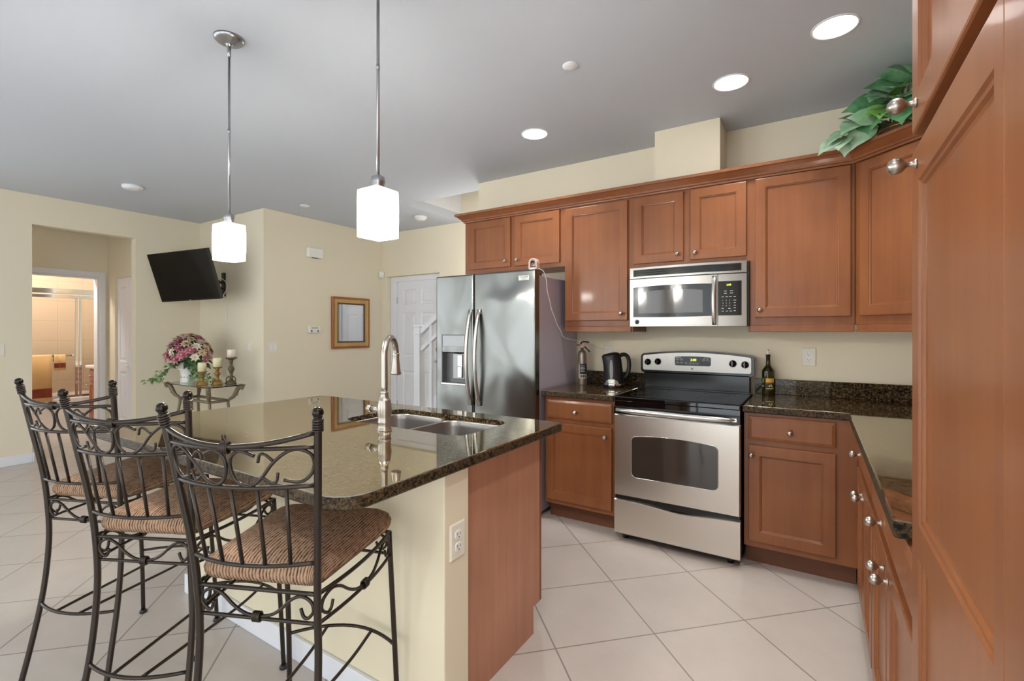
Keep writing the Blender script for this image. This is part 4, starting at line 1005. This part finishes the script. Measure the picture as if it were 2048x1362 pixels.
# ------------------------------------------------------------------ bathroom seen through the hall
t = thing('bathtub', 'white bathtub behind the sliding shower doors of the bathroom', 'bathtub', (-9.25, 2.2, 0))
mb = MB()
rr = [[(-9.69 if i < 9 else 0, 0, 0)] for i in range(0)]
def tubring(i, z, r): return [(x, y, z) for x, y in rrect(-9.69 + i, .91 + i, -8.80 - i, 3.49 - i, r, 5)]
mb.rings([tubring(0, 0, .01), tubring(0, .40, .02), tubring(.008, .41, .02), tubring(.07, .41, .08), tubring(.10, .36, .1), tubring(.14, .12, .12)], True, True); build('shell', mb, 'plastic_w', t)
t = thing('shower_door', 'sliding glass shower doors with a bright metal frame in the bathroom', 'shower door', (-8.85, 2.2, .41))
M['showerglass'] = mat('shower_glass', C(240, 240, 235), .05, trans=1.0, ior=1.1)
mb = MB(); mb.box(-8.88, .92, 1.86, -8.82, 3.48, 1.93, .005); mb.box(-8.875, .92, 1.80, -8.825, 3.48, 1.845, .003); build('header', mb, 'chrome', t)
mb = MB(); mb.box(-8.88, .92, .411, -8.82, 3.48, .44, .003); build('sill_track', mb, 'chrome', t)
for y, x, w_ in ((2.395, -8.862, .03), (2.43, -8.84, .025), (.95, -8.862, .03), (3.45, -8.84, .03)):
    mb = MB(); mb.box(x - .01, y - w_ / 2, .44, x + .01, y + w_ / 2, 1.80); build('stile', mb, 'chrome', t)
mb = MB(); mb.box(-8.864, .965, .44, -8.860, 2.38, 1.80); build('glass_panel', mb, 'showerglass', t)
mb = MB(); mb.box(-8.842, 2.44, .44, -8.838, 3.44, 1.80); build('glass_panel', mb, 'showerglass', t)
mb = MB(); mb.tube([(-8.79, 1.3, 1.0), (-8.79, 2.34, 1.0)], .010, 10)
for y in (1.32, 2.33): mb.tube([(-8.86, y, 1.0), (-8.79, y, 1.0)], .009, 8); mb.ball((-8.79, y + .01, 1.0), .016, 10, 7)
build('towel_bar', mb, 'chrome', t)
M['towel'] = mat('tan_towel', C(228, 186, 130), .95, spec=.1); M['towelband'] = wood('towel_band', C(72, 24, 14), C(132, 56, 34), .9)
def towel(label, y0, y1, z0, band0, band1, off):
    t = thing('towel', label, 'towel', (-8.79, (y0 + y1) / 2, 1.0))
    prof = [(-8.79 + .020 + off, z0)] + [(-8.79 + .014 + off, 1.0)] + [(-8.79 + (.015 + off) * math.cos(a), 1.0 + (.015 + off) * math.sin(a)) for a in (PI * k / 6 for k in range(1, 6))] + [(-8.79 - .014 - off, 1.0), (-8.79 - .018, z0 + .12)]
    def sheet(pr, th):
        mb = MB(); mb.sm = True
        ys = [y0 + (y1 - y0) * k / 10 for k in range(11)]
        for s_ in (0,):
            R = [[(x + .004 * math.sin(k * 1.3), y, z) for k, y in enumerate(ys)] for x, z in pr]
            R2 = [[(x + th + .004 * math.sin(k * 1.3), y, z) for k, y in enumerate(ys)] for x, z in pr]
            mb.rings(R, False, False, closed=False)
        return mb
    body = build('cloth', sheet(prof, 0), 'towel', t)
    so = body.modifiers.new('thickness', 'SOLIDIFY'); so.thickness = .004
    mb = sheet([(-8.79 + .024 + off, band0), (-8.79 + .0225 + off, band1)], 0); b_ = build('woven_band', mb, 'towelband', body)
    return t
towel('large tan bath towel with a dark patterned band over the shower towel bar', 1.70, 2.115, .38, .44, .56, .004)
towel('small tan hand towel with a dark band beside the large bath towel', 2.135, 2.255, .80, .835, .90, .002)
t = thing('bathroom_vanity', 'orange-brown bathroom vanity cabinet with a pale top', 'vanity', (-8.40, 2.7, 0))
mb = MB(); mb.box(-8.70, 2.50, .10, -8.10, 3.2, .82); build('body', mb, 'wood_bath', t)
mb = MB(); mb.box(-8.68, 2.56, 0, -8.12, 3.2, .10); build('toe_kick', mb, 'kick', t)
mb = MB(); mb.box(-8.74, 2.455, .82, -8.08, 3.2, .86, .006); build('top', mb, 'plastic_w', t)
for k in range(2):
    a = -8.69 + k * .29
    mb = MB(); mb.box(a + .01, 2.484, .64, a + .28, 2.50, .79, .004); dd = build('drawer', mb, 'wood_bath', t)
    mb = MB(); mb.lathe([(r, h) for r, h in KNOB], (a + .145, 2.484, .715), 12, '-y'); build('knob', mb, 'nickel', dd)
    mb = MB(); mb.rings([[(x, 2.48 + y, z) for x, y, z in rect(a + .01, .13, a + .28, .62, *q)] for q in ((0, .02), (0, .002), (.05, 0), (.06, .008))]); dd = build('door', mb, 'wood_bath', t)
    mb = MB(); mb.lathe([(r, h) for r, h in KNOB], (a + .03, 2.48, .58), 12, '-y'); build('knob', mb, 'nickel', dd)

# ------------------------------------------------------------------ television
TVC = Vector((-5.985, 2.535, 1.954))
TVM = Matrix.Translation(TVC) @ Matrix.Rotation(.204, 4, 'Z') @ Matrix.Rotation(.295, 4, 'X') @ Matrix.Rotation(-.018, 4, 'Y')
t = thing('television', 'black flat-screen television tilted down on a wall arm in the corner', 'television', TVC); t.matrix_basis = TVM
W2, H2 = .4825, .2788
mb = MB(); mb.box(-W2, 0, -H2, W2, .035, H2, .004); mb.box(-W2 * .7, .035, -H2 * .7, W2 * .7, .06, H2 * .5, .01); build('housing', mb, 'blackmat', t, local=True)
mb = MB(); mb.rings([rect(-W2, -H2, W2, H2, *q) for q in ((0, -.0005), (0, -.004), (.010, -.004), (.011, -.0015))], False, False); build('bezel', mb, 'black', t, local=True)
mb = MB(); mb.box(-W2 + .011, -.0025, -H2 + .016, W2 - .011, -.0005, H2 - .011); build('screen', mb, 'screen', t, local=True)
mb = MB(); mb.box(-.012, -.005, -H2 + .004, .012, -.0038, -H2 + .010); build('indicator', mb, 'mark', t, local=True)
t = thing('tv_mount', 'black articulated wall mount holding the television in the alcove corner', 'tv mount', (-6.13, 3.05, 1.90))
mb = MB(); mb.box(-6.16, 3.025, 1.765, -6.10, 3.05, 2.055, .004); build('wall_plate', mb, 'blackmat', t)
pb = TVM @ Vector((.10, .066, 0.0)); pa = Vector((-5.90, 2.82, 1.93))
mb = MB(); mb.tube([(-6.13, 3.03, 1.93), (-6.05, 2.95, 1.93), pa], .018, 8); mb.tube([(-6.13, 3.03, 1.86), (-6.05, 2.95, 1.86), (pa.x, pa.y, 1.86)], .012, 8); mb.tube([(pa.x, pa.y, 1.84), (pa.x, pa.y, 1.95)], .022, 10); mb.tube([pa, pb], .018, 8); build('arm', mb, 'blackmat', t)
mb = MB(); mb.box(-.13, .0605, -.10, .13, .072, .10, .003); mb.xform(TVM); build('vesa_plate', mb, 'blackmat', t)
pts = smooth_pts([(-5.97, 2.78, 1.95), (-6.02, 2.90, 1.99), (-6.06, 3.02, 1.95), (-6.02, 3.03, 1.87), (-6.04, 3.0, 1.79), (-6.10, 3.02, 1.755), (-6.16, 3.04, 1.79)], 6)
mb = MB(); mb.tube(pts, .0045, 6); mb.tube(smooth_pts([(-6.10, 3.043, 1.76), (-6.06, 3.044, 1.60), (-6.075, 3.044, 1.3), (-6.05, 3.044, 1.10), (-6.06, 3.044, .8)], 6), .0032, 6); tag(build('tv_cable', mb, 'plastic_w', loc=pts[0]), 'white cable looped round the television mount and down the alcove wall', 'cable')

# ------------------------------------------------------------------ console table with flowers and candles
TX0, TX1, TY0, TY1, TZ = -6.30, -5.30, 2.46, 2.86, .75
t = thing('console_table', 'glass-topped console table with scrolled grey-brown metal legs in the alcove', 'table', ((TX0 + TX1) / 2, (TY0 + TY1) / 2, 0))
M['tablelegs'] = mat('antique_bronze', C(128, 114, 92), .5, .35)
mb = MB(); mb.box(TX0, TY0, TZ - .010, TX1, TY1, TZ, .003)
M['tabletop'] = mat('green_table_glass', C(200, 222, 210), .02, trans=1.0, ior=1.45)
build('glass_top', mb, 'tabletop', t)
cx, cy = (TX0 + TX1) / 2, (TY0 + TY1) / 2
for sx in (-1, 1):
    for sy in (-1, 1):
        L = lambda a, b_: (cx + sx * a, cy + sy * b_)
        pts = [(*L(.475, .172), .712), (*L(.485, .176), .728), (*L(.465, .168), .737), (*L(.435, .155), .715), (*L(.41, .14), .66), (*L(.385, .125), .615), (*L(.35, .105), .588), (*L(.335, .095), .56), (*L(.345, .10), .48), (*L(.375, .12), .32), (*L(.42, .145), .14), (*L(.455, .165), .03), (*L(.475, .175), .012)]
        P = smooth_pts(pts, 5); mb = MB(); mb.tube(P, [.015 + .009 * math.sin(PI * min(1, i / 30)) for i in range(len(P))], 10); mb.ball(pts[0], .021, 10, 7); lg = build('leg', mb, 'tablelegs', t)
        mb = MB(); q = Vector((*L(.40, .135), .645)); mb.tube([q, q + Vector((sx * .03, sy * .01, -.01)), q + Vector((sx * .045, sy * .015, .02))], [.012, .008, .002], 7); build('leaf_scroll', mb, 'tablelegs', lg)
mb = MB()
for sy in (-1, 1): mb.tube([(cx - .34, cy + sy * .095, .572), (cx + .34, cy + sy * .095, .572)], .016, 10)
for sx in (-1, 1): mb.tube([(cx + sx * .335, cy - .095, .572), (cx + sx * .335, cy + .095, .572)], .015, 10)
build('stretcher', mb, 'tablelegs', t)
# flowers
fx_, fy_ = -6.08, 2.62
t = thing('flower_arrangement', 'pink and cream flower arrangement with trailing ivy in a white pot', 'flowers', (fx_, fy_, TZ))
M['pot'] = mat('white_glazed_pot', C(236, 234, 228), .25)
mb = MB(); mb.lathe([(.075, TZ), (.078, TZ + .006), (.072, TZ + .02), (.070, TZ + .09), (.078, TZ + .14), (.088, TZ + .15), (.088, TZ + .165), (.076, TZ + .17), (.070, TZ + .22), (.078, TZ + .232), (.06, TZ + .232), (.05, TZ + .21)], (fx_, fy_, 0), 28); pt = build('pot', mb, 'pot', t)
mb = MB()
for k in range(14):
    a = 2 * PI * k / 14
    for q in range(4):
        b_ = 2 * PI * q / 4; r = .0725
        p = Vector((fx_ + r * math.cos(a), fy_ + r * math.sin(a), TZ + .065)); tt = Vector((-math.sin(a), math.cos(a), 0))
        c = p + tt * .006 * math.cos(b_) + Vector((0, 0, .006 * math.sin(b_))); mb.ball(c, .0035, 6, 4)
build('flower_print', mb, mat('pot_print', C(140, 160, 176), .4), pt)
for nm, a, b_ in (('petal_pink', C(168, 84, 104), C(212, 138, 150)), ('petal_rose', C(136, 56, 80), C(186, 96, 116)), ('petal_cream', C(240, 234, 214), C(226, 212, 184)), ('petal_tan', C(204, 174, 138), C(222, 200, 168)), ('petal_mauve', C(184, 148, 148), C(212, 180, 170))): M[nm] = leafmat(nm, a, b_); 
M['ivy'] = leafmat('ivy_leaf', C(92, 130, 72), C(176, 206, 150)); M['darkleaf'] = leafmat('dark_leaf', C(34, 62, 34), C(84, 120, 70))
def bloom_mesh(pm, R, npet, layers):
    mb = MB()
    for ly in range(layers):
        rr_ = R * (1 - .28 * ly)
        for k in range(npet):
            a = 2 * PI * (k + .5 * ly) / npet
            leaf(mb, Matrix.Rotation(a, 4, 'Z') @ Matrix.Rotation(.12 + .38 * ly, 4, 'X') @ Matrix.Translation((0, .006, 0)), rr_, rr_ * .55, .15, .2, 4)
    mb.mi = 1; mb.ball((0, 0, .006), R * .2, 8, 5)
    me = bpy.data.meshes.new('bloom'); mb.bm.to_mesh(me); mb.bm.free(); me.materials.append(M[pm]); me.materials.append(M['petal_tan'] if pm != 'petal_tan' else M['petal_rose']); return me
bl = {'p': bloom_mesh('petal_pink', .052, 9, 3), 'r': bloom_mesh('petal_rose', .048, 9, 3), 'c': bloom_mesh('petal_cream', .048, 7, 2), 't': bloom_mesh('petal_tan', .05, 8, 3), 'm': bloom_mesh('petal_mauve', .046, 8, 2)}
fc = Vector((fx_ + .03, fy_, TZ + .30))
order = 'ttcmtpmcttmrtmcptmtptcmtrptcmptrcmtcrptmptcrmptpm'
n = len(order); kids = 0
for i, ch in enumerate(order):
    u = (i + .5) / n; ph = PI * 2 * .61803 * i; el = math.asin(1 - 1.16 * u)
    d = Vector((math.cos(el) * math.cos(ph), math.cos(el) * math.sin(ph), math.sin(el)))
    p = fc + Vector((d.x * .27, d.y * .20, d.z * .245))
    o = bpy.data.objects.new('blossom', bl[ch]); COL.objects.link(o); o.parent = t
    q = Vector((0, 0, 1)).rotation_difference((d + Vector((random.uniform(-.2, .2), random.uniform(-.2, .2), random.uniform(-.1, .3)))).normalized())
    s_ = random.uniform(.9, 1.25)
    o.matrix_basis = Matrix.Translation(p - Vector(t.location)) @ q.to_matrix().to_4x4() @ Matrix.Scale(s_, 4)
mb = MB()
for k in range(150):
    a = random.uniform(0, 2 * PI); el = random.uniform(-.5, 1.4); d = Vector((math.cos(el) * math.cos(a), math.cos(el) * math.sin(a), math.sin(el))); r = random.uniform(.55, .98)
    leaf(mb, aim(fc + Vector((d.x * .25 * r, d.y * .19 * r, d.z * .22 * r)), d + Vector((0, 0, -.2)), random.uniform(-.8, .8)), random.uniform(.06, .09), random.uniform(.04, .06), .4, .2, 4)
build('foliage', mb, 'darkleaf', t)
mb = MB()
def ivy(path, n, spread):
    P = smooth_pts(path, 10); mb.tube(P, .002, 5)
    for k in range(n):
        p = P[int(random.random() * (len(P) - 1))]; d = Vector((random.uniform(-1, 1), random.uniform(-1, .6), random.uniform(-.7, .4)))
        leaf(mb, aim(p + Vector([random.uniform(-spread, spread) for _ in range(3)]), d, random.uniform(-.5, .5)), random.uniform(.028, .048), random.uniform(.026, .042), .3, .2, 4)
def V(a, b_, z): return (fx_ + a * .844 + b_ * .5366, fy_ + a * .5366 - b_ * .844, TZ + z)
ivy([V(-.06, .02, .24), V(-.15, .05, .19), V(-.24, .06, .11), V(-.31, .06, .05), V(-.43, .06, .025)], 80, .035)
ivy([V(-.08, .04, .23), V(-.19, .08, .15), V(-.26, .09, .06), V(-.33, .08, .02)], 40, .03)
for q in range(6): ivy([V(.05, .05, .24), V(.09 + .02 * q, .07, .17), V(.10 + .035 * q, .07, .09), V(.10 + .045 * q, .06, .045)], 28, .028)
build('ivy', mb, 'ivy', t)
# candlesticks and candles
M['gold'] = mat('antique_gold', C(158, 124, 72), .38, .55); M['wax'] = mat('cream_wax', C(236, 226, 186), .5); M['wax2'] = mat('pale_wax', C(236, 222, 204), .5)
def candle_holder(x, y, H, label, m, dish=.045):
    t = thing('candle_holder', label, 'candle holder', (x, y, TZ))
    pr = [(.052, .001), (.054, .008), (.044, .016), (.046, .03), (.030, .042), (.016, .055), (.014, .25 * H + .04), (.024, .34 * H + .04), (.034, .42 * H + .04), (.032, .50 * H + .03), (.016, .60 * H + .025), (.012, .70 * H + .02), (.020, .80 * H), (.016, .86 * H), (.030, .93 * H)]
    mb = MB(); mb.lathe([(r, TZ + h) for r, h in pr], (x, y, 0), 20); build('stem', mb, m, t)
    mb = MB(); mb.lathe([(.03, TZ + .92 * H), (dish, TZ + .96 * H), (dish + .004, TZ + H), (dish - .006, TZ + H)], (x, y, 0), 24); build('drip_dish', mb, m, t)
    for k in range(3):
        a = 2 * PI * k / 3 + .4; c, s_ = math.cos(a), math.sin(a)
        mb = MB(); mb.tube(smooth_pts([(x + .022 * c, y + .022 * s_, TZ + .30 * H), (x + .05 * c, y + .05 * s_, TZ + .22 * H), (x + .052 * c, y + .052 * s_, TZ + .08 * H), (x + .062 * c, y + .062 * s_, TZ + .008)], 5), .007, 7); build('scroll_foot', mb, m, t)
    return t
def candle(x, y, z, r, h, label, m):
    t = thing('candle', label, 'candle', (x, y, z))
    mb = MB(); mb.lathe([(r, z + .0005), (r, z + h - .003), (r - .004, z + h), (.01, z + h - .004), (.001, z + h - .004)], (x, y, 0), 24); build('wax', mb, m, t)
    mb = MB(); mb.tube([(x, y, z + h - .006), (x + .001, y, z + h + .009)], .0012, 5); build('wick', mb, 'slot', t)
candle_holder(-5.615, 2.56, .15, 'short ornate gold candle holder nearest the flower pot', 'gold'); candle(-5.615, 2.56, TZ + .15, .041, .097, 'cream pillar candle on the shortest gold candle holder', 'wax')
candle_holder(-5.54, 2.68, .195, 'medium ornate gold candle holder between the two other candle holders', 'gold'); candle(-5.54, 2.68, TZ + .195, .044, .10, 'cream pillar candle on the medium gold candle holder', 'wax')
M['darkgold'] = mat('dark_bronze', C(104, 90, 66), .45, .45)
candle_holder(-5.465, 2.79, .295, 'tallest dark bronze candle holder at the back right of the glass table', 'darkgold', .055); candle(-5.465, 2.79, TZ + .295, .042, .09, 'pale pillar candle on the tallest candle holder', 'wax2')

# ------------------------------------------------------------------ bar stools
def stool():
    t = thing('bar_stool', 'stool', 'bar stool', (0, 0, 0), 0, 'wrought-iron bar stools at the island')
    PT = {-1: None, 1: None}
    for s_ in (-1, 1):
        pts = smooth_pts([(s_ * .184, -.078, .012), (s_ * .175, -.046, .16), (s_ * .168, -.012, .34), (s_ * .164, .004, .52), (s_ * .164, 0, .66), (s_ * .172, -.012, .80), (s_ * .188, -.038, .97), (s_ * .2035, -.064, 1.132)], 6)
        mb = MB(); mb.tube(pts, .0093, 12); lg = build('back_post', mb, 'iron', t); PT[s_] = pts
        mb = MB(); p = Vector(pts[-1]); ax = (Vector(pts[-1]) - Vector(pts[-4])).normalized()
        for k in range(5): 
            c = p - ax * (.006 + .0062 * k); u = ax.orthogonal().normalized(); v_ = ax.cross(u)
            mb.tube([c + (u * math.cos(a) + v_ * math.sin(a)) * .0102 for a in [2 * PI * j / 16 for j in range(16)]], .0031, 6, closed=True)
        build('coil', mb, 'iron', lg)
        mb = MB(); mb.ball(p + ax * .012, .0132, 16, 10); mb.lathe([(.009, 0), (.011, .003), (.009, .006)], p - Vector((0, 0, .002)), 12); build('finial', mb, 'ironball', lg)
        mb = MB(); mb.lathe([(.014, 0), (.0165, .005), (.014, .011), (.010, .016)], (s_ * .184, -.078, 0), 14); build('foot', mb, 'blackmat', lg)
        pts = smooth_pts([(s_ * .197, .427, .012), (s_ * .191, .416, .25), (s_ * .186, .398, .50), (s_ * .183, .383, .684)], 6)
        mb = MB(); mb.tube(pts, .0085, 12); lg = build('front_leg', mb, 'iron', t)
        mb = MB(); mb.lathe([(.014, 0), (.0165, .005), (.014, .011), (.010, .016)], (s_ * .197, .427, 0), 14); build('foot', mb, 'blackmat', lg)
    def post(s_, z):
        P = PT[s_]
        for a, b_ in zip(P, P[1:]):
            if a[2] <= z <= b_[2]: return Vector(a).lerp(Vector(b_), (z - a[2]) / (b_[2] - a[2]))
        return Vector(P[-1])
    def bar(zl, bowd, sag, r, name, n=16):
        a, b_ = post(-1, zl), post(1, zl); pts = []
        for k in range(n + 1):
            u = k / n; q = 4 * u * (1 - u); p = a.lerp(b_, u); p = p + Vector((0, -bowd * q, -sag * q)); pts.append(p)
        mb = MB(); mb.tube(pts, r, 10); build(name, mb, 'iron', t); return pts
    top = bar(1.098, .050, .030, .0062, 'top_rail'); low = bar(1.062, .050, .0, .0052, 'top_rail'); mid = bar(.968, .050, .0, .0056, 'mid_rail'); bot = bar(.770, .040, .0, .0056, 'lower_rail')
    # binding at the centre of the two top rails
    def binding(c, rx, rz, axis, n=5):
        mb = MB(); axis = Vector(axis).normalized(); u = Vector((0, 0, 1)); v_ = axis.cross(u)
        for k in range(n):
            cc = Vector(c) + axis * (k - (n - 1) / 2) * .0042
            mb.tube([cc + u * math.cos(a) * rz + v_ * math.sin(a) * rx for a in [2 * PI * j / 18 for j in range(18)]], .0024, 6, closed=True)
        build('binding', mb, 'iron', t)
    binding((top[8] + low[8]) / 2, .0085, .0125, (1, 0, 0))
    def panel(lo, hi, u, v_):
        x = u * (len(lo) - 1); i = min(int(x), len(lo) - 2); f = x - i
        a = Vector(lo[i]).lerp(Vector(lo[i + 1]), f); b_ = Vector(hi[i]).lerp(Vector(hi[i + 1]), f); return a.lerp(b_, v_)
    SC = [(.335, .82), (.17, .95), (.05, .78), (.03, .5), (.08, .2), (.19, .06), (.30, .10), (.40, .27), (.53, .63), (.68, .90), (.81, .96), (.93, .82), (.965, .55), (.92, .26), (.81, .12), (.64, .20)]
    HK = ([(.545, .67), (.45, .86), (.395, .85), (.37, .66)], [(.40, .28), (.51, .13), (.565, .17), (.585, .38)])
    for sg in (-1, 1):
        mb = MB()
        f = lambda P: [panel(mid, low, .5 + sg * u * .5, v_) for u, v_ in P]
        mb.tube(smooth_pts(f(SC), 6), .0042, 8)
        for h_ in HK: mb.tube(smooth_pts(f(h_), 4), .0036, 7)
        build('scroll', mb, 'iron', t)
    for k in range(1, 6):
        u = k / 6; a, b_ = panel(bot, bot, u, 0), panel(mid, mid, u, 0); mb = MB(); mb.tube([a, b_], .0047, 8); build('spindle', mb, 'iron', t)
    # seat frame: rails with a scroll between them on all four sides
    corners = {'bl': post(-1, .688), 'br': post(1, .688), 'fr': Vector((.183, .384, .682)), 'fl': Vector((-.183, .384, .682))}
    lowc = {'bl': post(-1, .613), 'br': post(1, .613), 'fr': Vector((.1845, .39, .608)), 'fl': Vector((-.1845, .39, .608))}
    AS = [(.51, .0), (.61, .08), (.70, .36), (.79, .78), (.875, .94), (.95, .74), (.965, .38), (.92, .10), (.885, .16), (.865, .46)]
    for (a, b_, bw) in (('bl', 'br', (0, -.0)), ('br', 'fr', (.018, 0)), ('fl', 'bl', (-.018, 0)), ('fl', 'fr', (0, .015))):
        def line(C_): return [C_[a].lerp(C_[b_], k / 10) + Vector((bw[0], bw[1], 0)) * 4 * (k / 10) * (1 - k / 10) for k in range(11)]
        hi, lo = line(corners), line(lowc)
        mb = MB(); mb.tube(hi, .0055, 8); build('seat_rail', mb, 'iron', t)
        mb = MB(); mb.tube(lo, .0048, 8); build('apron_rail', mb, 'iron', t)
        mb = MB(); full = [(1 - u, v_) for u, v_ in reversed(AS)] + AS[1:]
        mb.tube(smooth_pts([panel(lo, hi, u, .08 + v_ * .86) for u, v_ in full], 6), .0042, 8); build('apron_scroll', mb, 'iron', t)
        c = panel(lo, hi, .5, .06); binding(c, .0085, .0115, lo[6] - lo[4])
    # foot rest: rear and front arcs joined by two rods
    a, b_ = post(-1, .30), post(1, .30)
    ra = [a.lerp(b_, k / 14) + Vector((0, -.045 * 4 * (k / 14) * (1 - k / 14), 0)) for k in range(15)]
    mb = MB(); mb.tube(ra, .0056, 8); build('stretcher', mb, 'iron', t)
    fa_ = [Vector((-.19 + .38 * k / 14, .412 + .075 * 4 * (k / 14) * (1 - k / 14), .30)) for k in range(15)]
    mb = MB(); mb.tube(fa_, .0056, 8); build('foot_rest', mb, 'iron', t)
    for k, k2 in ((5, 4), (9, 10)):
        p, q = ra[k], fa_[k2]; mb = MB(); mb.tube(smooth_pts([p, p.lerp(q, .35) + Vector((0, 0, -.006)), p.lerp(q, .75) + Vector((0, 0, -.012)), q], 6), .0052, 8); build('stretcher', mb, 'iron', t)
    # woven seat cushion
    def sring(i, z, crown=0.0):
        P = []
        base_ = [(-.158, .012), (.158, .012), (.194, .40), (-.194, .40)]
        rads = (.03, .03, .065, .065); n = 8
        for j in range(4):
            p0, p1, p2 = Vector(base_[j - 1]), Vector(base_[j]), Vector(base_[(j + 1) % 4]); e1 = (p0 - p1).normalized(); e2 = (p2 - p1).normalized(); r = rads[j]
            A_, B_ = p1 + e1 * r, p1 + e2 * r
            for k in range(n + 1):
                u = k / n; P.append(A_ * (1 - u) ** 2 + p1 * 2 * u * (1 - u) + B_ * u * u)
            nx_ = Vector(base_[(j + 1) % 4]); C_ = nx_ + (p1 - nx_).normalized() * rads[(j + 1) % 4]
            for k in range(1, 6): P.append(B_.lerp(C_, k / 6))
        c = Vector((0, .21)); out = []
        for p in P:
            q = c + (p - c) * (1 - i / .19); out.append((q.x, q.y + (.010 * 0), z))
        return out
    mb = MB(); mb.sm = True
    mb.rings([sring(.02, .694), sring(.002, .698), sring(-.007, .712), sring(-.009, .726), sring(-.003, .742), sring(.012, .754), sring(.04, .763), sring(.08, .769), sring(.13, .772), sring(.178, .773)])
    build('seat', mb, 'fabric', t)
    return t
s0 = stool()
spots = [(-1.175, .661, .412, 'wrought-iron bar stool nearest the camera, at the rounded corner of the island'),
         (-1.760, .635, .458, 'middle wrought-iron bar stool of the three at the island'),
         (-2.337, .652, .403, 'wrought-iron bar stool farthest left, nearest the hall opening')]
for i, (x, y, a, lab) in enumerate(spots):
    o = s0 if i == 0 else copy_tree(s0)
    o.location = (x, y, 0); o.rotation_euler = (0, 0, a); o['label'] = lab
